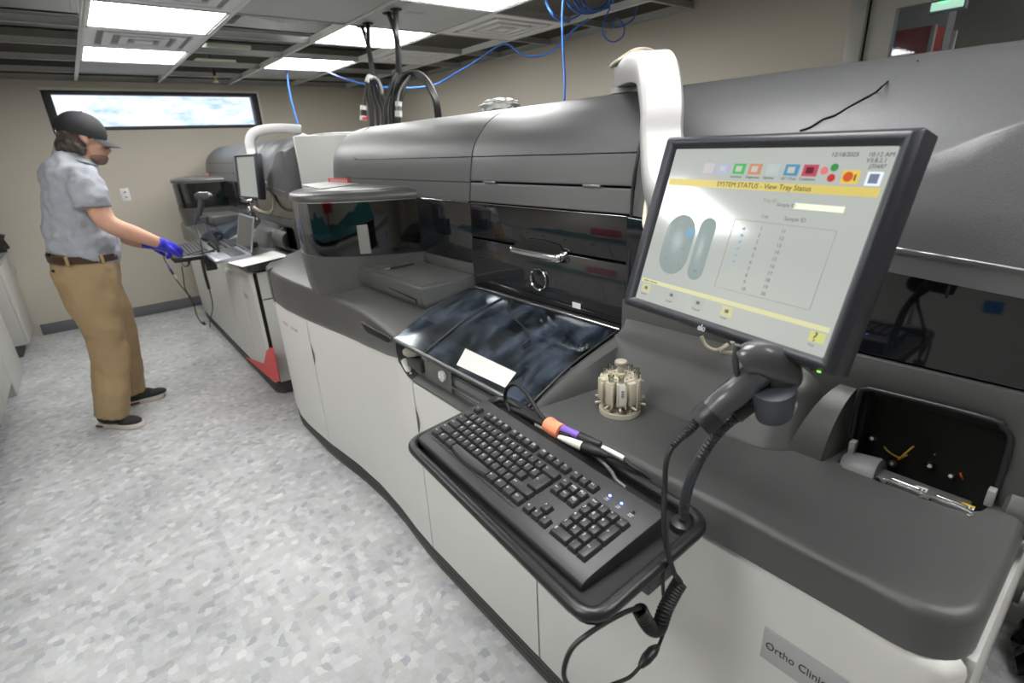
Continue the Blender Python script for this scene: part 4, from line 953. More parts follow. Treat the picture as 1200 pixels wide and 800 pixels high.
    for i in range(11):
        a = -1 + 2 * i / 10; xx = x0 + u * 7.0 + a * u * 2.95; dv = -.006 * (1 - a * a)
        v0, v1 = rows[4] - .0085 + dv, rows[4] + .0085; zz = slope(rows[4])
        rr.append([M @ Vector((xx, v0, zz)), M @ Vector((xx, v1, zz)), M @ Vector((xx, v1 - .002, zz + .008)), M @ Vector((xx, v0 + .004, zz + .0082))])
    add_loft(bm, rr); bevel_all(bm, .001, 2); finish(bm, 'space_bar', KEYM, t)
    nx = x0 + u * 15.4
    for j, ls in enumerate((('Ins', 'Hm', 'PU'), ('Del', 'End', 'PD'))):
        for i, l in enumerate(ls): key(nx + u * (i + .5), rows[j], u, u, l)
    for i, l in enumerate(('Prt', 'Scr', 'Brk')): key(nx + u * (i + .5), vf, u, u, l)
    key(nx + u * 1.5, rows[3], u, u, '^')
    for i, l in enumerate('<v>'): key(nx + u * (i + .5), rows[4], u, u, l)
    px_ = nx + u * 3.4
    np_ = [('Num', '/', '*', '-'), ('7', '8', '9', None), ('4', '5', '6', None), ('1', '2', '3', None)]
    for j, r in enumerate(np_):
        for i, l in enumerate(r):
            if l: key(px_ + u * (i + .5), rows[j], u, u, l)
    key(px_ + u * 3.5, (rows[1] + rows[2]) / 2, u, 2 * u, '+', 'plus_key'); key(px_ + u * 3.5, (rows[3] + rows[4]) / 2, u, 2 * u, 'Ent', 'keypad_enter_key')
    key(px_ + u, rows[4], 2 * u, u, '0', 'zero_key'); key(px_ + u * 2.5, rows[4], u, u, '.')
    for i in range(3):
        xx = px_ + u * (.7 + 1.25 * i); p = M @ Vector((xx, vf + .006, slope(vf) + .003))
        lathe('indicator', [(0, 0), (.0022, 0), (.0018, .0012), (0, .0012)], BLUEL if i < 2 else BLACK, t, base=p, axis=M.col[2].to_3d(), seg=10)
        text('legend', ['Num\nLock', 'Caps\nLock', 'Scroll\nLock'][i], .0036, M @ Matrix.Translation((xx - .003, vf - .002, slope(vf) + .0022)), LEGM, t, ext=.00005)
    box('key_well_front', (-.20, -.0625, .0150), (.06, -.0600, .0185), KBM, t, M=M, bev=.0005)
    return t
KX = Vector((-.047, -.998, -.037)); KY = Vector((.996, -.050, .081))
KX = Vector((-.040, -.999, -.020)); KY = Vector((.998, -.040, .050))
KM = basis(Vector((.466, .585, .893)), KX, KY)
keyboard('full size charcoal keyboard with two blue indicator lights on the near tray', KM, True)
# leads and connectors lying behind the keyboard
def kp(x, v, z): return KM @ Vector((x, v, z))
t = thing('cable_bundle', 'black leads with purple and white connectors bound by an orange strap behind the keyboard', 'cable')
def pz(x, y, z=.915): return at_z(x, y, z)
w1 = [pz(598, 482, .90), pz(592, 468, .92), pz(594, 455, .95), pz(604, 450, .965), pz(618, 462, .955), pz(632, 484, .935), pz(645, 498, .93), pz(655, 506, .93)]
tube('lead', w1, .0042, RUB, t)
tube('lead', [pz(596, 478, .90), pz(612, 484, .915), pz(632, 494, .925), pz(650, 503, .93), pz(668, 512, .93)], .006, RUB, t)
tube('strap', [pz(643, 497, .93), pz(650, 502, .93), pz(658, 506, .93)], .0155, ORANGE, t, seg=14)
tube('white_lead', [pz(628, 497, .915), pz(640, 503, .918), pz(650, 508, .92)], .004, CRM, t)
tube('purple_plug', [pz(656, 501, .935), pz(668, 506, .935), pz(680, 511, .934)], [.0085, .0075, .0068], PURPLE, t, seg=10)
tube('socket', [pz(679, 511, .933), pz(690, 516, .932), pz(704, 521, .93)], [.0095, .0085, .006], RUB, t, seg=10)
tube('white_sleeve', [pz(706, 524, .93), pz(720, 531, .928), pz(731, 537, .925)], .0045, WHITE, t, seg=10)
tube('white_plug', [pz(655, 512, .93), pz(668, 517, .93), pz(683, 523, .93)], [.0045, .007, .0085], mat('ivory plug', (.7, .69, .62), .4), t, seg=10)
tube('socket', [pz(683, 523, .93), pz(697, 528, .93), pz(712, 534, .925)], [.0098, .009, .006], RUB, t, seg=10)
tube('lead', [pz(730, 536, .925), pz(740, 546, .918), pz(752, 553, .912), pz(763, 562, .90)], .0028, RUB, t)
tube('lead', [pz(710, 533, .925), pz(722, 537, .92), pz(740, 546, .915), pz(756, 560, .90)], .003, RUB, t)
tube('lead', [pz(660, 512, .915), pz(682, 526, .915), pz(700, 536, .915), pz(716, 552, .91), pz(722, 562, .91), pz(733, 571, .905)], .0032, mat('grey lead', (.12, .12, .12), .4), t)

# ------------------------------------------------------------------ scanner on a gooseneck
SC = mat('scanner grey', (.06, .062, .068), .26, coat=.2)
SCD = mat('scanner holder grey', (.06, .068, .085), .42)
t = thing('scanner_stand', 'flexible gooseneck stand rising from the tray corner to a grey scanner cup', 'stand')
gn = [at_y(801, 606, .345), at_y(803, 585, .342), at_y(812, 555, .335), at_y(828, 525, .325), at_y(848, 500, .31), at_y(868, 485, .295), at_y(884, 472, .285)]
G = spline(gn, 14)
bm = bmesh.new(); add_tube(bm, G, [.0066 + .0012 * (i % 2) for i in range(len(G))], 12); finish(bm, 'gooseneck', mat('ribbed steel neck', (.06, .065, .075), .4, metal=.4), t)
tube('collar', [at_y(862, 487, .298), at_y(884, 470, .285)], .011, DGREY, t, k=0, seg=14)
lathe('foot', [(0, 0), (.02, 0), (.018, .01), (.010, .014), (0, .014)], BLACK, t, base=gn[0] - Vector((0, 0, .018)))
# cup: U-shaped shell holding the head
def sp(px, py, Y): return at_y(px, py, Y)
cup = [[sp(872, 470, .275), sp(868, 486, .277), sp(900, 490, .262), sp(926, 482, .250), sp(930, 462, .250), sp(915, 478, .255)],
       [sp(893, 445, .272), sp(888, 470, .275), sp(903, 482, .262), sp(925, 475, .248), sp(931, 440, .246), sp(914, 440, .250)]]
bm = bmesh.new(); hd = sp(900, 432, .262); rr = []
ax = (sp(903, 490, .265) - sp(903, 405, .258)).normalized()
side = (sp(935, 440, .245) - sp(895, 440, .268)).normalized(); side = (side - ax * side.dot(ax)).normalized(); fw = side.cross(ax)
c0 = sp(907, 487, .260)
def cring(c, a, b_, n=20, f=1): return [c + side * a * math.cos(2 * PI * i / n) + fw * b_ * math.sin(2 * PI * i / n) for i in range(n)]
rr = [cring(c0, .0005, .0005), cring(c0, .0205, .017), cring(c0 - ax * .002, .0225, .019), cring(c0 - ax * .025, .0245, .022), cring(c0 - ax * .045, .0265, .0245), cring(c0 - ax * .052, .0262, .0245), cring(c0 - ax * .053, .022, .020)]
loft('cup', rr, SCD, t, ang=60)
tube('cup_hook', [sp(924, 488, .248), sp(932, 478, .246), sp(932, 470, .246), sp(927, 466, .247)], .0028, STEEL, t)
# scanner body
t = thing('barcode_scanner', 'glossy grey handheld barcode scanner resting in the gooseneck cup near the monitor', 'scanner')
P = [sp(868, 424, .288), sp(878, 420, .281), sp(892, 420, .272), sp(906, 426, .263), sp(917, 437, .256), sp(922, 450, .252)]
R_ = [.0165, .0205, .0225, .0245, .0240, .019]
Pp = spline(P, 5); Rr = []
for i in range(len(R_) - 1):
    for s in range(5): Rr.append(R_[i] + (R_[i + 1] - R_[i]) * s / 5)
Rr.append(R_[-1]); bm = bmesh.new(); add_tube(bm, Pp, Rr, 20, flat=.82); finish(bm, 'head', SC, t, ang=70)
tube('nose_rim', [sp(864, 404, .292), sp(862, 415, .293), sp(862, 428, .294), sp(865, 440, .294), sp(872, 446, .291)], .0042, SC, t, seg=10)
hp = [sp(893, 432, .272), sp(880, 445, .282), sp(862, 460, .296), sp(845, 473, .308), sp(828, 490, .318)]
tube('handle', hp, [.020, .0185, .0185, .0185, .0175], SC, t, seg=18)
tube('trigger', [sp(893, 458, .272), sp(886, 464, .278), sp(876, 466, .284)], .008, BLACK, t, seg=10)
tube('handle_cap', [sp(836, 482, .313), sp(826, 491, .319), sp(819, 497, .323)], [.0195, .0200, .0180], BLACK, t, seg=16)
rl = spline([sp(817, 494, .322), sp(808, 504, .325), sp(797, 513, .328), sp(788, 523, .33)], 8)
bm = bmesh.new(); add_tube(bm, rl, [(.0072 - .0028 * i / len(rl)) * (1 if i % 2 else .78) for i in range(len(rl))], 10); finish(bm, 'strain_relief', RUB, t)
cab = [sp(788, 523, .33), sp(781, 540, .33), sp(779, 570, .325), sp(778, 605, .315), sp(781, 640, .305), sp(790, 672, .30)]
tube('cord', cab, .0036, RUB, t, seg=8)
# coiled part
coil_axis = spline([sp(797, 682, .30), sp(788, 697, .30), sp(779, 715, .30), sp(772, 735, .30), sp(764, 736, .305), sp(757, 728, .308), sp(750, 715, .312)], 20)
pts = []; Lc = 0; n = len(coil_axis)
for i, p in enumerate(coil_axis):
    a = coil_axis[max(0, i - 1)]; c = coil_axis[min(n - 1, i + 1)]; d = (c - a).normalized(); u_ = Vector((0, 1, 0)).cross(d).normalized(); w_ = d.cross(u_)
    for s in range(5):
        f_ = (i + s / 5); q = p + d * ((a - c).length / 2) * s / 5; th = 2 * PI * f_ / 3.6
        pts.append(q + (u_ * math.cos(th) + w_ * math.sin(th)) * .0082)
bm = bmesh.new(); add_tube(bm, pts, .0026, 6); finish(bm, 'coiled_cord', RUB, t)
tube('cord', [sp(790, 672, .30), sp(798, 683, .296), sp(797, 690, .296)], .0036, RUB, t)
tube('cord', [sp(750, 712, .312), sp(735, 716, .312), sp(712, 728, .315), sp(690, 742, .318), sp(672, 757, .32), sp(663, 775, .322), sp(661, 792, .322), sp(668, 806, .322), sp(680, 815, .32)], .0032, RUB, t)
t = thing('usb_cable', 'black cable with oval ferrite bead hanging below the near keyboard tray', 'cable')
tube('lead', [sp(777, 668, .345), sp(777, 690, .345), sp(779, 712, .34), sp(778, 738, .335), sp(772, 756, .335)], .0028, RUB, t)
tube('ferrite_bead', [sp(771, 757, .335), sp(765, 763, .335), sp(757, 772, .335), sp(750, 781, .335)], [.004, .0085, .0085, .004], BLACK, t, seg=12)
tube('lead', [sp(750, 781, .335), sp(738, 793, .335), sp(722, 800, .335), sp(700, 808, .335)], .0028, RUB, t)
tube('label_sleeve', [sp(779, 732, .336), sp(778, 742, .335)], .004, WHITE, t, k=0)

# ------------------------------------------------------------------ sample carousel
def carousel(label, base, s=1.0, full=True):
    t = thing('sample_carousel', label, 'sample carousel', base, 'sample carousels')
    R0 = .0445 * s
    n = 72; ring = [(R0 * (1.0 if i % 2 else .975) * math.cos(2 * PI * i / n), R0 * (1.0 if i % 2 else .975) * math.sin(2 * PI * i / n)) for i in range(n)]
    holes = []
    for k_ in range(8):
        a = 2 * PI * k_ / 8 + .2; cx, cy = R0 * .66 * math.cos(a), R0 * .66 * math.sin(a); holes.append([(cx + .0085 * s * math.cos(b_ * PI / 6), cy + .0085 * s * math.sin(b_ * PI / 6)) for b_ in range(12)])
    prism('gear_base', ring, 'xy', 0, .010 * s, BEIGE, t, holes=holes, bev=0)
    lathe('hub', [(0, .0), (.011 * s, .0), (.011 * s, .09 * s), (.0075 * s, .092 * s), (.0075 * s, .108 * s), (0, .108 * s)], BEIGE, t)
    lathe('knob', [(0, .108 * s), (.0115 * s, .108 * s), (.013 * s, .110 * s), (.013 * s, .116 * s), (.011 * s, .118 * s), (0, .118 * s)], mat('dusty beige knob', (.42, .38, .32), .5), t, seg=24)
    th = [[(R0 * .52 * math.cos(2 * PI * k_ / 12 + .25) + .0035 * s * math.cos(b_ * PI / 4), R0 * .52 * math.sin(2 * PI * k_ / 12 + .25) + .0035 * s * math.sin(b_ * PI / 4)) for b_ in range(8)] for k_ in range(12)]
    prism('top_plate', [(R0 * .74 * math.cos(2 * PI * i / 32), R0 * .74 * math.sin(2 * PI * i / 32)) for i in range(32)], 'xy', .078 * s, .083 * s, BEIGE, t, holes=th, bev=0)
    lathe('lower_plate', [(0, .028 * s), (R0 * .82, .028 * s), (R0 * .82, .034 * s), (0, .034 * s)], mat('dark recess', (.12, .11, .09), .5), t)
    random.seed(11)
    for k_ in range(10):
        a = 2 * PI * k_ / 10 + .1; r = R0 * .80; cx, cy = r * math.cos(a), r * math.sin(a); M = Matrix.Translation((cx, cy, 0)) @ Matrix.Rotation(a, 4, 'Z')
        w = .0088 * s
        hol = prism('tube_holder', [(-.010 * s, -w), (.006 * s, -w), (.008 * s, -w * .7), (.008 * s, w * .7), (.006 * s, w), (-.010 * s, w)], lambda u, v, d: M @ Vector((u, v, d)), .030 * s, .081 * s, BEIGE, t, bev=.0012 * s)
        box('clip', (.006 * s, w * .9, .026 * s), (.010 * s, w * 1.35, .076 * s), BEIGE, hol, M=M, bev=.0005)
        box('peg', (-.002, -.002 * s, .008 * s), (.002, .002 * s, .030 * s), BEIGE, hol, M=M, bev=.0005)
        box('foot_tab', (.004 * s, -.003 * s, .024 * s), (.020 * s, .001 * s, .028 * s), BEIGE, hol, M=M, bev=.0006)
        if k_ in (0, 2, 3, 5, 6, 8, 9):
            bm = bmesh.new(); add_lathe(bm, [(.0058 * s, .070 * s), (.0058 * s, .092 * s), (.0066 * s, .093 * s), (.0066 * s, .096 * s), (.0050 * s, .096 * s), (.0048 * s, .072 * s)], M @ Vector((-.001, 0, 0)), seg=14)
            finish(bm, 'sample_cup', CUPM, hol)
    # barcode label facing the aisle side
    a = math.atan2(-base[1], -base[0]) + .12; M = Matrix.Rotation(a, 4, 'Z')
    lb = box('barcode_label', (R0 * .99, -.0065 * s, .034 * s), (R0 * 1.0, .0065 * s, .080 * s), PAPER, t, M=M, bev=.0003)
    bm = bmesh.new()
    for i in range(7): add_box(bm, (R0 * 1.0, -.0028 * s, (.052 + i * .0025) * s), (R0 * 1.003, .0028 * s, (.0532 + i * .0025 + .0006 * (i % 2)) * s), M)
    finish(bm, 'barcode', INK, lb)
    return t
CUPM = smoked('clear sample cup', (.86, .84, .76), .12)
cb = at_z(724, 482, .8785)
carousel('beige carousel of sample cups with barcode label standing on the near deck', (cb.x + .006, cb.y, .879), 1.0)
carousel('beige sample carousel on the far deck behind the far scanner', (.90, 4.05, .879), 1.0)

# ------------------------------------------------------------------ things on the machines
pp = [at_z(353, 216, 1.30), at_z(375, 221, 1.30), at_z(447, 211, 1.30), at_z(428, 208, 1.30)]
bm = bmesh.new(); add_prism(bm, [(p.x, p.y) for p in pp], 'xy', 1.2985, 1.2997); tag(finish(bm, 'paper_sheet', PAPER), 'white paper sheet lying on the round lid of the near analyzer tower', 'paper')
pp = [at_z(x, y, .884) for x, y in ((266, 308), (284, 313), (338, 300), (320, 294))]
bm = bmesh.new(); add_prism(bm, [(p.x, p.y) for p in pp], 'xy', .884, .886); tag(finish(bm, 'paper_sheet', PAPER), 'white paper sheet at the deck corner beside the open laptop', 'paper')
t = thing('pen', 'slim black and silver pen on the flat grey box beside the tower', 'pen', (0, 0, 0))
a, c = at_z(447, 316, 1.018), at_z(485, 309, 1.018)
tube('barrel', [a.lerp(c, .25), c], .0038, BLACK, t, k=0, seg=10); tube('tip', [a, a.lerp(c, .25)], [.001, .0034], STEEL, t, k=0, seg=10); tube('clip', [a.lerp(c, .7) + Vector((0, 0, .0055)), a.lerp(c, .98) + Vector((0, 0, .0055))], .001, CHROME, t, k=0, seg=6)
# crumpled film bag on the hood
def crumple(name, label, cat, c, r, m, seed, flat=.4, n=60):
    random.seed(seed); bm = bmesh.new(); bmesh.ops.create_icosphere(bm, subdivisions=4, radius=1)
    from mathutils import noise
    for v in bm.verts:
        d = noise.noise(v.co * 2.2 + Vector((seed, 0, 0))) * .45 + abs(noise.noise(v.co * 5 + Vector((0, seed, 0)))) * .35
        v.co = Vector((v.co.x * r[0], v.co.y * r[1], v.co.z * r[2])) * (1 + d)
        if v.co.z < -r[2] * .5: v.co.z = -r[2] * .5
        v.co += Vector(c)
    return tag(finish(bm, name, m, ang=25), label, cat)
crumple('plastic_bag', 'crumpled white film bag on top of the near hood at the seam', 'bag', (1.33, 1.70, 1.567), (.05, .085, .026), PLASTIC, 4)
crumple('bag', 'black bag heaped on the counter at the left edge', 'bag', (-.76, 5.95, .90), (.17, .22, .20), mat('black nylon', (.008, .008, .009), .6), 9)
crumple('cloth_bag', 'grey cloth pouch below the black bag on the short counter', 'bag', (-.66, 5.66, .82), (.05, .05, .05), mat('grey nylon', (.05, .05, .05), .8), 12)
crumple('trash_bag', 'shiny black plastic bag on the floor behind the near analyzer end', 'bag', (1.80, -.105, .10), (.17, .075, .16), mat('black film', (.006, .006, .007), .18, bump=1, bscale=25), 15)

# laptop on the far deck
t = thing('laptop', 'open silver laptop on the far analyzer deck beside the white paper', 'laptop')
L4 = [at_z(*q, .905) for q in ((239, 296), (253, 306), (295, 297), (278, 288))]
def quadbox(name, q, z0, z1, m, par, ins=0):
    cx = sum((p for p in q), Vector()) / 4; bm = bmesh.new(); add_prism(bm, [((p.x + (cx.x - p.x) * ins), (p.y + (cx.y - p.y) * ins)) for p in q], 'xy', z0, z1); bevel_all(bm, .002); return finish(bm, name, m, par)
quadbox('base', L4, .888, .905, SILVER, t); quadbox('keyboard_area', [L4[0].lerp(L4[3], .42), L4[1].lerp(L4[2], .42), L4[1].lerp(L4[2], .88), L4[0].lerp(L4[3], .88)], .905, .9062, KEYM, t, .08)
quadbox('touchpad', [L4[0].lerp(L4[3], .08), L4[1].lerp(L4[2], .08), L4[1].lerp(L4[2], .34), L4[0].lerp(L4[3], .34)], .905, .906, mat('touchpad grey', (.3, .31, .34), .4), t, .3)
hn = (L4[2] - L4[3]); outn = ((L4[2] + L4[3]) / 2 - (L4[0] + L4[1]) / 2).normalized(); up = (Vector((0, 0, 1)) * .96 + outn * .30).normalized()
Ml = basis(L4[3].lerp(L4[2], .5) + Vector((0, 0, .006)), hn.normalized(), up)
hw = hn.length / 2
prism('display_lid', [(-hw, 0), (hw, 0), (hw, .205), (-hw, .205)], lambda u, v, d: Ml @ Vector((u, v, d)), -.003, .004, SILVER, t, bev=.002)
for s_ in (-.0036, .0046): prism('display', [(-hw + .01, .012), (hw - .01, .012), (hw - .01, .195), (-hw + .01, .195)], lambda u, v, d: Ml @ Vector((u, v, d)), s_, s_ - .0006, mat('dark display', (.03, .035, .045), .1), t, bev=0)

# far tray, keyboard, scanner, stand
tray('black rimmed keyboard tray at the far analyzer, gripped by the blue gloved hand', (0, 3.26, 0), False)
keyboard('charcoal keyboard on the far tray beside the gloved hand', basis(Vector((.49, 3.85, .893)), KX, KY), False)
keyboard('second charcoal keyboard lying on the far deck behind the far tray', basis(Vector((.765, 3.95, .884)), (-.05, -1, 0), (1, -.05, .06)), False)
t = thing('scanner_stand', 'gooseneck scanner stand on the far keyboard tray', 'stand')
fg = [(.585, 3.60, .90), (.585, 3.60, .96), (.565, 3.62, 1.04), (.565, 3.64, 1.09)]
tube('gooseneck', fg, .0075, mat('ribbed steel neck', (.06, .065, .075), .4), t); lathe('foot', [(0, 0), (.02, 0), (.018, .012), (0, .014)], BLACK, t, base=(.585, 3.60, .885))
tube('cup', [(.56, 3.64, 1.08), (.562, 3.64, 1.115)], [.018, .024], SCD, t, k=0, seg=14)
t = thing('barcode_scanner', 'grey handheld barcode scanner upright above the far keyboard', 'scanner')
a = at_y(239, 230, 3.70)
tube('head', [a + Vector((-.03, .06, .0)), a + Vector((-.015, .03, .004)), a, a + Vector((.02, -.04, 0)), a + Vector((.025, -.06, -.012))], [.018, .023, .026, .026, .02], SC, t, seg=16, flat=.8)
b2 = at_y(231, 257, 3.76)
tube('handle', [a + Vector((-.012, .02, -.01)), a.lerp(b2, .5), b2], [.018, .017, .017], SC, t, seg=14)
tube('cord', [b2, at_y(229, 264, 3.76), at_y(232, 272, 3.70), at_y(235, 282, 3.58), at_y(238, 300, 3.53), at_y(240, 318, 3.53)], .004, RUB, t)
cpts = spline([at_x(238, 312, .60), at_x(241, 322, .61), at_x(244, 335, .62)], 40)
tube('coiled_cord', [at_x(236, 300, .60), at_x(240, 320, .61), at_x(245, 338, .62)], .012, RUB, t, seg=10)
tube('cord', [at_x(245, 338, .62), at_x(248, 350, .63), at_x(249, 362, .635), at_x(246, 378, .64), at_x(247, 386, .655)], .004, RUB, t)
t = thing('hanging_cable', 'tangled black cables with purple and yellow plugs hanging below the gloved hand', 'cable')
hy = 3.62
hc = lambda x, y, X=.50: at_x(x, y, X)
tube('lead', [hc(193, 293), hc(192, 302), hc(196, 310), hc(200, 318), hc(210, 332), hc(218, 342), hc(224, 350), hc(228, 360), hc(230, 368, .55), hc(236, 378, .6), hc(243, 383, .64)], .0045, RUB, t)
tube('purple_plug', [hc(196, 309), hc(200, 315)], .008, PURPLE, t, k=0); tube('socket', [hc(200, 316), hc(203, 321)], .010, RUB, t, k=0); tube('white_plug', [hc(204, 322), hc(207, 326)], .008, WHITE, t, k=0)
for i in range(3): tube('loop', [hc(212, 300), hc(218 + i * 2, 303 + i), hc(221, 309 + i), hc(216, 312), hc(212, 306)], .003, RUB, t)
tube('lead', [hc(213, 312), hc(215, 325), hc(217, 338), hc(223, 348)], .004, RUB, t)
tube('ferrite_bead', [hc(222, 347), hc(227, 356)], .012, BLACK, t, k=0); tube('yellow_plug', [hc(229, 364, .55), hc(231, 369, .56)], .010, mat('yellow plug', (.6, .5, .05), .5), t, k=0)
tube('connector', [hc(238, 378, .61), hc(243, 383, .64)], .013, BLACK, t, k=0)

# ------------------------------------------------------------------ hoses and cables above
HOSE = mat('black braided hose', (.014, .014, .015), .5, bump=.6, bscale=500)
def hp_(x, y, Y): return at_y(x, y, Y)
t = thing('hose_bundle', 'left bundle of black hoses dropping from two tile holes behind the hood', 'hose', (0, 0, 0), 'hose bundles')
g1, g2, g3, g4 = [at_z(*q, CZ + .004) for q in ((424, 31), (431, 27), (455, 15), (464, 10.5))]
j1 = Vector((1.66, 3.25, 1.88))
for g in (g1, g2):
    lathe('grommet', [(.02, -.006), (.03, -.006), (.032, -.002), (.02, 0)], RUB, t, base=g, seg=16)
T1 = at_y(436, 88, 3.10)
for k_, g in enumerate((g1, g2)): tube('hose', [g + Vector((0, 0, .03)), g, at_y(431 + k_, 52, 3.08), at_y(434 + k_, 72, 3.1), T1 + Vector((.01 * k_, 0, 0))], .012, HOSE, t)
for i, (xa, xb) in enumerate(((433, 436), (437, 442), (440, 448), (446, 452), (431, 434))):
    tube('hose', [T1 + Vector((.012 * (i - 2), 0, -.0)), at_y(xa, 105, 3.1), at_y(xb, 128, 3.1), at_y(xb + 1, 150, 3.1)], .010, HOSE, t)
tube('hose', [at_y(433, 92, 3.1), at_y(429, 102, 3.1), at_y(427, 120, 3.1), at_y(427, 130, 3.1)], .008, HOSE, t)
pb = thing('hose_coupling', 'white and black coupling with red end hanging left of the hoses', 'coupling')
tube('collar', [at_y(426, 124, 3.08), at_y(426, 129, 3.08)], .019, WHITE, pb, k=0, seg=14); tube('barrel', [at_y(426, 129, 3.08), at_y(426, 136, 3.08)], .017, BLACK, pb, k=0, seg=14); tube('nut', [at_y(426, 136, 3.08), at_y(426, 141, 3.08)], .020, WHITE, pb, k=0, seg=14); tube('red_band', [at_y(427.5, 137, 3.055), at_y(427.5, 140, 3.055)], .013, REDM, pb, k=0, seg=12)
tube('white_tee', [at_y(431, 91, 3.06), at_y(434, 90, 3.06), at_y(441, 92, 3.06), at_y(446, 100, 3.06), at_y(448, 110, 3.06)], .009, mat('grey tubing', (.35, .35, .34), .4), t)
tube('elbow', [at_y(430, 96, 3.06), at_y(432, 90, 3.06), at_y(436, 91, 3.06)], .013, WHITE, t)
t = thing('hose_bundle', 'right bundle of black hoses with one looping arch behind the hood', 'hose', (0, 0, 0), 'hose bundles')
for g in (g3, g4): lathe('grommet', [(.02, -.006), (.03, -.006), (.032, -.002), (.02, 0)], RUB, t, base=g, seg=16)
T2 = at_y(466, 86, 2.72)
for k_, g in enumerate((g3, g4)): tube('hose', [g + Vector((0, 0, .03)), g, at_y(462 + k_ * 2, 35, 2.70), at_y(466, 55, 2.70), T2 + Vector((.01 * k_, 0, 0))], .012 + .003 * k_, HOSE, t)
for i, (xa, xb) in enumerate(((456, 452), (460, 458), (463, 462), (468, 466), (472, 468))):
    tube('hose', [T2 + Vector((.006 * (i - 2), 0, 0)), at_y(xa + 2, 100, 2.72), at_y(xb, 125, 2.72), at_y(xb, 152, 2.72)], .011, HOSE, t)
for i in range(3):
    o = i * 2.2
    tube('arch_hose', [at_y(462 + o, 140, 2.72), at_y(464 + o, 115, 2.72), at_y(468 + o, 97, 2.68), at_y(476 + o, 87 + o * .6, 2.64), at_y(487 + o * .3, 84.5 + o * .8, 2.58), at_y(498 - o * .2, 90 + o, 2.5), at_y(507 - o * .6, 103 + o, 2.44), at_y(513 - o * .8, 120, 2.4), at_y(516 - o * .9, 140, 2.4)], .010, HOSE, t)
tube('grey_tube', [at_y(481, 88, 2.62), at_y(472, 100, 2.66), at_y(467, 112, 2.68), at_y(466, 122, 2.68)], .006, MATS['grey tubing'], t)
pb = thing('hose_coupling', 'white coupling with grey ring hanging in the right hose bundle', 'coupling')
tube('collar', [at_y(467, 119, 2.62), at_y(467, 125, 2.62)], .017, WHITE, pb, k=0, seg=14); tube('barrel', [at_y(467, 125, 2.62), at_y(467, 130, 2.62)], .014, mat('mid grey', (.2, .2, .2), .4), pb, k=0, seg=14); tube('nut', [at_y(467, 130, 2.62), at_y(467, 137, 2.62)], .018, WHITE, pb, k=0, seg=14)
# small white tag tube between
# blue network cables
tag(tube('network_cable', [at_y(382, 83, 4.6), at_y(400, 91, 4.4), at_y(425, 98, 4.2), at_y(450, 102, 4.0), at_y(478, 103, 3.8), at_y(510, 99, 3.6), at_y(535, 85, 3.5), at_y(560, 70, 3.35), at_y(585, 53, 3.2), at_y(597, 53, 3.1), at_y(610, 63, 3.0), at_y(627, 66, 2.9), at_y(645, 61, 2.8), at_y(660, 48, 2.7), at_y(672, 35, 2.6), at_y(690, 22, 2.5)], .006, BLUEC), 'blue network cable swagged below the grid from the hoses toward the right wall', 'cable')
tag(tube('network_cable', [at_x(661, -14, 2.1), at_x(659, 20, 2.1), at_x(660, 60, 2.1), at_x(662, 95, 2.1), at_x(661, 122, 2.1)], .0055, BLUEC), 'straight blue network cable dropping behind the hood beside the white arm', 'cable')
tag(tube('network_cable', [at_y(336, 80, 5.2), at_y(338, 100, 5.2), at_y(342, 120, 5.2), at_y(347, 138, 5.2), at_y(351, 155, 5.2)], .008, BLUEC), 'blue network cable dropping in front of the window wall to the far analyzer', 'cable')
t = thing('cable_coil', 'loose coil of blue network cable hanging out of the open ceiling cell', 'cable')
bm_pts = []
for k_ in range(5):
    cx, cy, rx, ry = ((662, 2, 22, 22), (690, -6, 20, 20), (695, -4, 24, 16), (700, 0, 18, 12), (688, -2, 26, 18))[k_]
    tube('loop', [at_y(cx + rx * math.cos(a) + 2 * math.sin(3 * a), cy + ry * math.sin(a), 2.30 + .06 * math.sin(a * 2)) for a in [2 * PI * j / 10 for j in range(10)]], .0055, BLUEC, t, closed=True)
tube('tail', [at_y(748, 5, 2.3), at_y(742, 22, 2.3), at_y(730, 30, 2.3), at_y(720, 32, 2.3), at_y(717, 26, 2.3), at_y(724, 22, 2.3), at_y(731, 30, 2.3), at_y(730, 42, 2.3), at_y(720, 49, 2.3), at_y(711, 46, 2.3), at_y(706, 36, 2.3), at_y(709, 22, 2.3), at_y(715, 10, 2.3)], .004, BLUEC, t)
# sprinkler drop and conduit in the open cells
p = at_z(252, 90, 2.10)
t = thing('sprinkler_head', 'brass sprinkler head on a black drop pipe poking through the open ceiling grid', 'sprinkler', (p.x, p.y, 2.08))
tube('drop_pipe', [(0, 0, .03), (0, 0, .45)], .012, BLACK, t, k=0); lathe('head', [(0, -.02), (.022, -.02), (.022, -.017), (.006, -.012), (.005, .01), (.014, .012), (.014, .03), (0, .03)], mat('brass', (.5, .4, .18), .35, metal=.8), t)
tag(tube('conduit', [(LW + .05, 4.2, 2.33), (0, 4.2, 2.33), (1.4, 4.2, 2.335), (RWX - .05, 4.2, 2.34)], .013, GALV, k=1), 'galvanised conduit running across above the open ceiling cells', 'pipe')
tag(tube('conduit', [(1.15, 3.0, 2.40), (1.15, 4.4, 2.40), (1.15, 6.2, 2.40)], .018, BLACK, k=1), 'black pipe running toward the window wall above the ceiling grid', 'pipe')
for k_, (x, y) in enumerate(((1.2, 4.75), (1.25, 5.45))): tag(box('insulation_batt', (x - .2, y - .12, 2.19), (x + .1, y + .12, 2.215), mat('pale green board', (.45, .52, .40), .8), bev=.004), ['pale green board scrap on the grid beside the sprinkler drop', 'second pale green board scrap on the grid nearest the window wall'][k_], 'board')
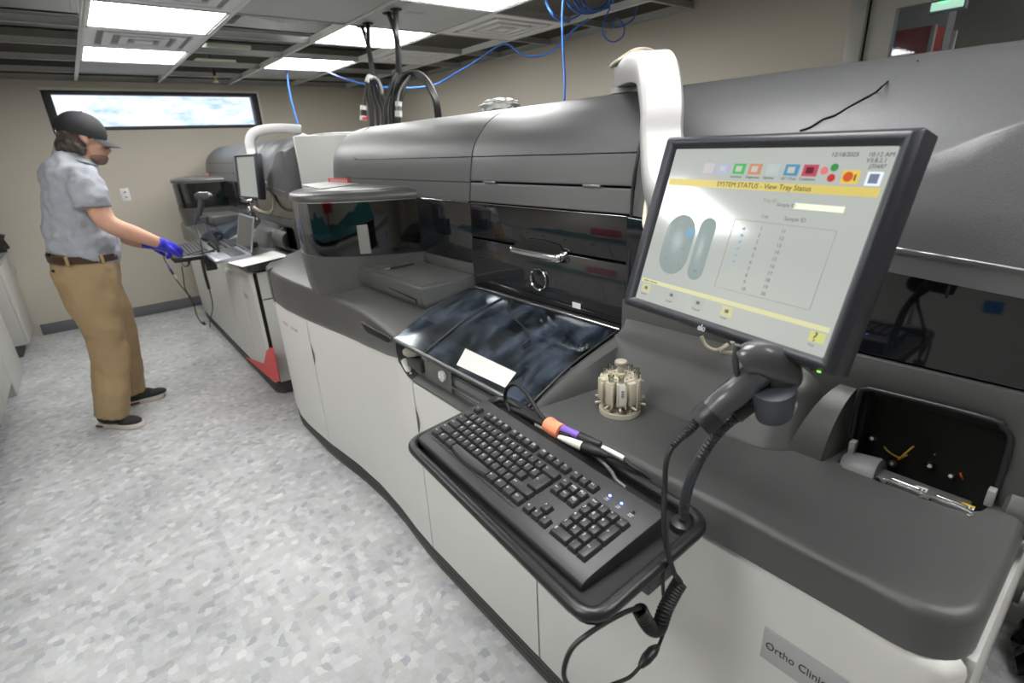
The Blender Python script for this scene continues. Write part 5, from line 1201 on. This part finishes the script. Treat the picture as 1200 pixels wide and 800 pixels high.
for x, y in ((.255, 3.9), (.865, 3.9), (1.475, 3.9), (.865, 4.51), (.255, 4.51), (1.475, 4.51), (2.085, 3.9), (2.085, 3.29), (.255, 3.29)): struct(tube('ceiling_hanger', [(x, y, 2.16), (x + .03, y + .02, 2.6)], .0015, GALV, k=0, seg=5))
# stray parts on the drilled tile
for q in ((485, 16), (449, 31)):
    p = at_z(*q, CZ + .004); tag(box('cover_plate', (p.x - .05, p.y - .03, CZ + .001), (p.x + .05, p.y + .03, CZ + .005), TILE, bev=.001), 'small %s cover plate on the drilled ceiling tile' % ('wide' if q[0] > 460 else 'tiny'), 'cover plate')
# wall outlet
p = at_y(147, 228, BW - .006)
t = thing('wall_outlet', 'white double wall outlet on the window wall beside the man', 'outlet', (p.x, BW, p.z))
box('plate', (-.036, -.008, -.058), (.036, 0, .058), WHITE, t)
for z in (-.022, .022):
    sk = box('socket', (-.016, -.011, z - .014), (.016, -.008, z + .014), WHITE, t); box('slot', (-.006, -.0115, z - .006), (.010, -.011, z + .006), mat('slot blue grey', (.08, .09, .16), .5), sk, bev=0)

# ------------------------------------------------------------------ the man
def bake(parts, name, m, parent, voxel=.010, smooth=6, sub=None, disp=None):
    """union of rounded solids, remeshed into one continuous surface"""
    bm = bmesh.new()
    for pr in parts:
        kind = pr[0]
        if kind == 'e':
            _, c, r, rot = pr; M = Matrix.Translation(c) @ rot.to_4x4() @ Matrix.Diagonal((*r, 1)); bmesh.ops.create_uvsphere(bm, u_segments=24, v_segments=16, radius=1, matrix=M)
        elif kind == 'l':   # limb: points with (rx, ry) radii; side vector fixes the section axes
            _, pts, rad, sd = pr; P = spline(pts, 5); RR = spline([Vector((*r, 0)) for r in rad], 5); rings = []
            for i, p in enumerate(P):
                a = P[max(0, i - 1)]; c = P[min(len(P) - 1, i + 1)]; d = (c - a).normalized(); s = (Vector(sd) - d * Vector(sd).dot(d)).normalized(); n_ = d.cross(s)
                rings.append([p + s * RR[i].x * math.cos(2 * PI * j / 20) + n_ * RR[i].y * math.sin(2 * PI * j / 20) for j in range(20)])
            add_loft(bm, rings)
            if len(pr) <= 4:
                pass
    bmesh.ops.recalc_face_normals(bm, faces=bm.faces)
    me = bpy.data.meshes.new('tmp'); bm.to_mesh(me); bm.free(); o = bpy.data.objects.new('tmp', me); C.objects.link(o)
    md = o.modifiers.new('r', 'REMESH'); md.mode = 'VOXEL'; md.voxel_size = voxel
    ms = o.modifiers.new('s', 'SMOOTH'); ms.factor = .5; ms.iterations = smooth
    if disp:
        tx = bpy.data.textures.new('fold', 'CLOUDS'); tx.noise_scale = disp[1]; tx.noise_depth = 2
        mdp = o.modifiers.new('d', 'DISPLACE'); mdp.texture = tx; mdp.strength = disp[0]; mdp.mid_level = .5; mdp.texture_coords = 'GLOBAL'
        ms2 = o.modifiers.new('s2', 'SMOOTH'); ms2.iterations = 2
    dg = bpy.context.evaluated_depsgraph_get(); me2 = bpy.data.meshes.new_from_object(o.evaluated_get(dg))
    bpy.data.objects.remove(o); me2.name = name; me2.materials.clear(); me2.materials.append(m); me2.polygons.foreach_set('use_smooth', [True] * len(me2.polygons))
    r = bpy.data.objects.new(name, me2); C.objects.link(r)
    if parent: r.parent = parent
    return r
I3 = Matrix.Identity(3)
def ry(a): return Matrix.Rotation(a, 3, 'Y')
Yc = 3.70
Q = lambda x, y, Y=Yc: at_y(x, y, Y)
hc_ = Q(97, 158.5)            # skull centre
def hv(v): return hc_ + Matrix.Rotation(.20, 3, 'Y') @ Vector(v)
sh = Q(84, 200); pel = Q(102, 305)
aR = [Q(104, 212, 3.52), Q(112, 240, 3.49), Q(128, 262, 3.48), Q(158, 274, 3.50), Q(188, 285, 3.53)]
aL = [Q(100, 210, 3.90), Q(118, 245, 3.92), Q(132, 268, 3.88), Q(155, 280, 3.80), Q(174, 286, 3.74)]
legR = [Q(104, 312, 3.62), Q(122, 385, 3.60), Q(131, 440, 3.58), Q(128, 484, 3.57)]
legL = [Q(108, 312, 3.80), Q(140, 385, 3.84), Q(152, 430, 3.86), Q(155, 460, 3.87)]
# body
man = bake([('e', hv((-.005, 0, .015)), (.094, .073, .088), ry(.2)), ('e', hv((.040, 0, -.050)), (.058, .058, .075), ry(-.25)), ('e', hv((.058, 0, -.108)), (.036, .038, .030), ry(.1)),
            ('e', hv((.102, 0, -.060)), (.018, .013, .013), ry(.3)), ('e', hv((.098, 0, -.042)), (.012, .010, .028), ry(-.35)),
            ('e', hv((.083, 0, -.006)), (.016, .048, .013), I3), ('e', hv((.088, 0, -.086)), (.013, .022, .006), ry(.1)), ('e', hv((.086, 0, -.095)), (.012, .020, .007), ry(.1)),
            ('e', hv((.060, -.048, -.040)), (.028, .018, .024), I3), ('e', hv((.060, .048, -.040)), (.028, .018, .024), I3),
            ('e', hv((.004, -.078, -.018)), (.017, .009, .030), ry(-.15)), ('e', hv((.004, .078, -.018)), (.017, .009, .030), ry(-.15)),
            ('l', [hc_ + Vector((-.02, 0, -.04)), hc_ + Vector((-.035, 0, -.10)), Q(85, 190), Q(84, 215)], [(.055, .060), (.058, .060), (.065, .075), (.08, .10)], (1, 0, 0)),
            ('l', [Q(82, 200), Q(86, 230), Q(92, 265), Q(98, 300), Q(104, 320)], [(.09, .15), (.11, .16), (.12, .15), (.12, .15), (.11, .15)], (1, 0, 0)),
            ('l', aR, [(.05, .05), (.050, .052), (.046, .046), (.042, .040), (.030, .026)], (0, 0, 1)), ('l', aL, [(.05, .05), (.050, .052), (.046, .046), (.042, .040), (.030, .026)], (0, 0, 1)),
            ('l', legR + [legR[-1] + Vector((.0, 0, -.02))], [(.085, .085), (.06, .06), (.05, .05), (.04, .04), (.04, .04)], (1, 0, 0)), ('l', legL + [legL[-1] + Vector((0, 0, -.02))], [(.085, .085), (.06, .06), (.05, .05), (.04, .04), (.04, .04)], (1, 0, 0))],
           'person', SKIN, None, voxel=.008, smooth=3)
tag(man, 'standing man in black cap, grey polo shirt and khaki trousers gripping the far keyboard tray', 'person')
def ell(c, r, rot=I3): return ('e', Vector(c), r, rot)
# polo shirt
bake([('l', [Q(86, 183), Q(83, 191), Q(81, 203), Q(84, 222), Q(90, 248), Q(96, 275), Q(99, 296), Q(99, 301)], [(.062, .065), (.088, .125), (.118, .178), (.134, .190), (.146, .188), (.162, .185), (.158, .178), (.154, .175)], (1, 0, 0)),
      ell(Q(96, 207, 3.55), (.066, .052, .070), ry(.3)), ell(Q(90, 205, 3.86), (.066, .052, .070), ry(.3)),
      ('l', [Q(96, 200, 3.55), Q(101, 215, 3.51), Q(106, 232, 3.485), Q(109, 243, 3.48)], [(.060, .055), (.078, .064), (.083, .068), (.084, .068)], (1, 0, 0)),
      ('l', [Q(94, 202, 3.86), Q(102, 220, 3.92), Q(110, 240, 3.93)], [(.07, .065), (.08, .07), (.08, .07)], (1, 0, 0))], 'polo_shirt', SHIRT, man, voxel=.010, smooth=3, disp=(.045, .075))
# collar
cc = Q(87.5, 184)
loft('collar', [[cc + Vector((r * 1.12 * math.cos(a), r * math.sin(a), z - .036 * math.cos(a))) for a in [2 * PI * i / 24 for i in range(24)]] for r, z in ((.060, .024), (.065, .021), (.080, -.014), (.075, -.018), (.061, .008))], SHIRT, man, ang=60, loop=True)
# khaki trousers
bake([('l', [Q(98, 299), Q(100, 310), Q(103, 325), Q(107, 340)], [(.148, .172), (.150, .178), (.150, .180), (.12, .16)], (1, 0, 0)),
      ('l', [Q(98, 315, 3.62), Q(110, 350, 3.61), Q(124, 392, 3.60), Q(130, 430, 3.59), Q(131, 462, 3.56), Q(130, 487, 3.56)], [(.140, .10), (.128, .105), (.098, .088), (.090, .082), (.088, .080), (.086, .082)], (1, 0, 0)),
      ('l', [Q(104, 315, 3.80), Q(121, 350, 3.81), Q(138, 385, 3.84), Q(146, 420, 3.86), Q(151, 442, 3.87), Q(154, 460, 3.87)], [(.130, .10), (.115, .10), (.092, .088), (.082, .08), (.078, .078), (.072, .078)], (1, 0, 0))],
     'khaki_trousers', KHAKI, man, voxel=.010, smooth=3, disp=(.034, .12))
# belt with buckle
bc = Q(98.5, 300); br = []
for a in [2 * PI * i / 40 for i in range(40)]:
    p = bc + Vector((.153 * math.cos(a), .176 * math.sin(a), -.014 * math.cos(a))); nrm_ = Vector((math.cos(a), math.sin(a), 0))
    br.append([p + Vector((0, 0, -.019)), p + nrm_ * .005 + Vector((0, 0, -.018)), p + nrm_ * .005 + Vector((0, 0, .018)), p + Vector((0, 0, .019))])
bl = loft('belt', br, BELT, man, loop=True)
pb_ = bc + Vector((.159, 0, -.014)); box('buckle', (pb_.x - .002, pb_.y - .025, pb_.z - .022), (pb_.x + .004, pb_.y + .025, pb_.z + .022), STEEL, bl)
for a in (.9 * PI, 1.35 * PI, 1.65 * PI):
    p = bc + Vector((.160 * math.cos(a), .183 * math.sin(a), -.014 * math.cos(a))); box('belt_loop', (-.008, -.003, -.026), (.008, .003, .026), KHAKI, bl, M=Matrix.Translation(p) @ Matrix.Rotation(a + PI / 2, 4, 'Z'), bev=.001)
p = Q(66, 315, 3.66); lathe('pocket_button', [(0, 0), (.008, 0), (.007, .003), (0, .003)], BELT, man, base=p + Vector((-.012, -.06, 0)), axis=(-.5, -1, 0), seg=12)
# cap
crown = hv((-.006, 0, .026))
ct = Matrix.Rotation(.27, 3, 'Y')
rings = []
for i in range(10):
    a = i / 9 * PI / 2; rings.append([crown + ct @ Vector((.110 * math.cos(a) ** .9 * math.cos(b_), .091 * math.cos(a) ** .9 * math.sin(b_), .102 * math.sin(a) - .012)) for b_ in [2 * PI * j / 28 for j in range(28)]])
rings = [[crown + ct @ Vector((.108 * math.cos(b_), .089 * math.sin(b_), -.030)) for b_ in [2 * PI * j / 28 for j in range(28)]]] + rings
rings[-1] = [crown + ct @ Vector((.004 * math.cos(b_), .004 * math.sin(b_), .090)) for b_ in [2 * PI * j / 28 for j in range(28)]]
cp = loft('baseball_cap', rings, CAPM, man, ang=80)
bm = bmesh.new(); g = []
for i in range(6):
    row = []
    for j in range(13):
        b_ = -1.15 + 2.3 * j / 12; r = i / 5; x = .098 * math.cos(b_) + r * .085 * math.cos(b_ * .75); y = .085 * math.sin(b_) * (1 - r * .02)
        row.append(bm.verts.new(crown + ct @ Vector((x, y, -.026 - r * .022 - .35 * y * y * 8 * (.4 + r * .6) * .9))))
    g.append(row)
for i in range(5):
    for j in range(12): bm.faces.new((g[i][j], g[i + 1][j], g[i + 1][j + 1], g[i][j + 1]))
bmesh.ops.solidify(bm, geom=bm.faces[:], thickness=.003); finish(bm, 'cap_brim', CAPM, cp, ang=60)
lathe('cap_button', [(0, 0), (.007, 0), (.005, .004), (0, .005)], CAPM, cp, base=crown + ct @ Vector((0, 0, .089)), seg=12)
p = crown + Vector((-.105, -.03, -.01)); box('cap_clasp', (p.x - .002, p.y - .006, p.z - .014), (p.x + .002, p.y + .006, p.z + .010), STEEL, cp, bev=.001)
# hair, beard, brows, eyes
hp2 = [ell(hc_ + Vector((-.098, 0, -.062)), (.036, .052, .036), ry(.8)), ell(hc_ + Vector((-.124, .0, -.090)), (.020, .040, .020), ry(.8)), ell(hc_ + Vector((-.075, -.045, -.060)), (.045, .030, .034), ry(.6)), ell(hv((-.040, 0, -.005)), (.074, .080, .070)), ell(hv((-.068, 0, -.062)), (.048, .066, .048), ry(.3)), ell(hv((-.086, -.02, -.086)), (.032, .040, .026), ry(.5)), ell(hv((-.035, -.060, -.055)), (.045, .024, .042), ry(.4)), ell(hv((-.035, .060, -.055)), (.045, .024, .042), ry(.4)),
       ell(hv((-.012, -.068, -.075)), (.026, .016, .026)), ell(hv((.022, -.072, .002)), (.016, .007, .020)), ell(hv((.022, .072, .002)), (.016, .007, .020))]
bake(hp2, 'hair', HAIR, man, voxel=.006, smooth=2, disp=(.026, .016))
bake([ell(hv((.053, 0, -.104)), (.050, .0535, .028), ry(.15)), ell(hv((.066, 0, -.122)), (.030, .036, .018), ry(.1)), ell(hv((.089, 0, -.112)), (.010, .020, .012)), ell(hv((.092, 0, -.080)), (.010, .024, .004)), ell(hv((.045, -.040, -.108)), (.034, .010, .010), ry(.3)), ell(hv((.045, .040, -.108)), (.034, .010, .010), ry(.3))], 'beard', BEARD, man, voxel=.004, smooth=2)
for s_ in (-1, 1):
    bake([ell(hv((.084, s_ * .030, -.004)), (.006, .017, .004))], 'eyebrow', HAIR, man, voxel=.003, smooth=1)
    lathe('eye', [(0, -.009), (.006, -.006), (.009, 0), (.006, .006), (0, .009)], mat('eye white', (.6, .55, .5), .3), man, base=hv((.077, s_ * .030, -.019)), seg=14)
# blue gloves: palm, four curled fingers and a thumb
def glove(wr, dirv, up, s, name='glove'):
    d = Vector(dirv).normalized(); up = Vector(up); up = (up - d * up.dot(d)).normalized(); sd = d.cross(up)
    g = lambda a, b_, c: wr + d * a + sd * b_ * s + up * c
    parts = [('l', [g(-.025, 0, 0), g(0, 0, 0), g(.03, 0, .002), g(.065, 0, 0), g(.088, 0, -.004)], [(.034, .031), (.030, .028), (.040, .024), (.044, .020), (.040, .017)], tuple(sd))]
    for i, (b_, L) in enumerate(((-.032, .068), (-.011, .078), (.011, .074), (.031, .060))):
        parts.append(('l', [g(.070, b_, 0), g(.088, b_, -.002), g(.088 + L * .30, b_, -.014), g(.088 + L * .40, b_ * .95, -.034), g(.088 + L * .18, b_ * .9, -.050)], [(.0105, .0105), (.0105, .0105), (.0100, .0100), (.0092, .0092), (.0085, .0085)], tuple(sd)))
    parts.append(('l', [g(.018, -.028, -.004), g(.040, -.048, -.012), g(.065, -.052, -.022), g(.088, -.044, -.030)], [(.015, .015), (.013, .013), (.0115, .0115), (.0095, .0095)], tuple(up)))
    return bake(parts, name, GLOVE, man, voxel=.0042, smooth=2)
glove(aR[-1] + Vector((.004, 0, 0)), Q(212, 290, 3.60) - aR[-1], (0, -.45, .9), -1)
glove(aL[-1] + Vector((.0, 0, 0)), Q(196, 292, 3.72) - aL[-1], (0, .3, .95), 1)
tube('wrist_watch', [aL[-2].lerp(aL[-1], .55) + Vector((0, .034 * math.cos(a), .034 * math.sin(a))) for a in [2 * PI * i / 10 for i in range(10)]], .006, BLACK, man, closed=True, k=2)
# shoes
def shoe(heel, toe, nm='shoe'):
    h = Vector((heel[0], heel[1], 0)); tv = Vector((toe[0], toe[1], 0)); d = (tv - h).normalized(); sd = Vector((-d.y, d.x, 0)); L = (tv - h).length
    def rg(z, sc, ins=0):
        tab = [(0, 0), (.02, .026), (.12, .034), (.35, .034), (.6, .043), (.8, .046), (.93, .035), (1.0, .006)]
        pl = [(u * L, w) for u, w in tab] + [(u * L, -w) for u, w in tab[::-1][1:-1]]
        return [h + d * (L / 2 + (u - L / 2) * sc) + sd * w * sc + Vector((0, 0, z)) for u, w in pl]
    so = loft('shoe_sole', [rg(.002, .96), rg(.010, 1.0), rg(.026, 1.0), rg(.030, .97)], SOLE, man, ang=50)
    R0 = ry(0)
    rotz = Matrix.Rotation(math.atan2(d.y, d.x), 3, 'Z')
    bake([('e', h + d * L * .30 + Vector((0, 0, .055)), (.090, .038, .040), rotz), ('e', h + d * L * .68 + Vector((0, 0, .040)), (.080, .043, .026), rotz), ('e', h + d * L * .20 + Vector((0, 0, .075)), (.052, .038, .045), rotz)], 'shoe_upper', SHOE, man, voxel=.006, smooth=3)
    Mh = basis(h + d * L * .0, d, sd); box('heel_insert', (.0, -.0345, .008), (.05, -.0300, .024), MAROON, so, M=Mh, bev=.002)
shoe((-.232, 3.655), (-.035, 3.455)); shoe((-.075, 3.855), (.118, 3.868))

# ------------------------------------------------------------------ light and world
w = bpy.data.worlds.new('World'); bpy.context.scene.world = w; w.use_nodes = True; nt = w.node_tree; bg = nt.nodes['Background']
tc = nt.nodes.new('ShaderNodeTexCoord'); mp = nt.nodes.new('ShaderNodeMapping'); mp.inputs['Scale'].default_value = (14, 14, 40)
no = nt.nodes.new('ShaderNodeTexNoise'); no.inputs['Scale'].default_value = 1.6; no.inputs['Detail'].default_value = 6; no.inputs['Roughness'].default_value = .65
cr = nt.nodes.new('ShaderNodeValToRGB'); e = cr.color_ramp.elements; e[0].position = .33; e[0].color = (.40, .55, .74, 1); e[1].position = .55; e[1].color = (1, 1, 1, 1)
x = e.new(.44); x.color = (.72, .82, .95, 1)
nt.links.new(tc.outputs['Generated'], mp.inputs['Vector']); nt.links.new(mp.outputs[0], no.inputs['Vector']); nt.links.new(no.outputs['Fac'], cr.inputs[0]); nt.links.new(cr.outputs[0], bg.inputs['Color'])
bg.inputs['Strength'].default_value = 1.15
sc_ = bpy.context.scene
sc_.view_settings.view_transform = 'Standard'; sc_.view_settings.look = 'None'; sc_.view_settings.gamma = 1; sc_.view_settings.exposure = 0.25; sc_.view_settings.use_curve_mapping = False
sc_.cycles.use_denoising = True
sc_.cycles.max_bounces = 8; sc_.cycles.diffuse_bounces = 4; sc_.cycles.glossy_bounces = 4; sc_.cycles.transparent_max_bounces = 12
sc_.cycles.sample_clamp_indirect = 6
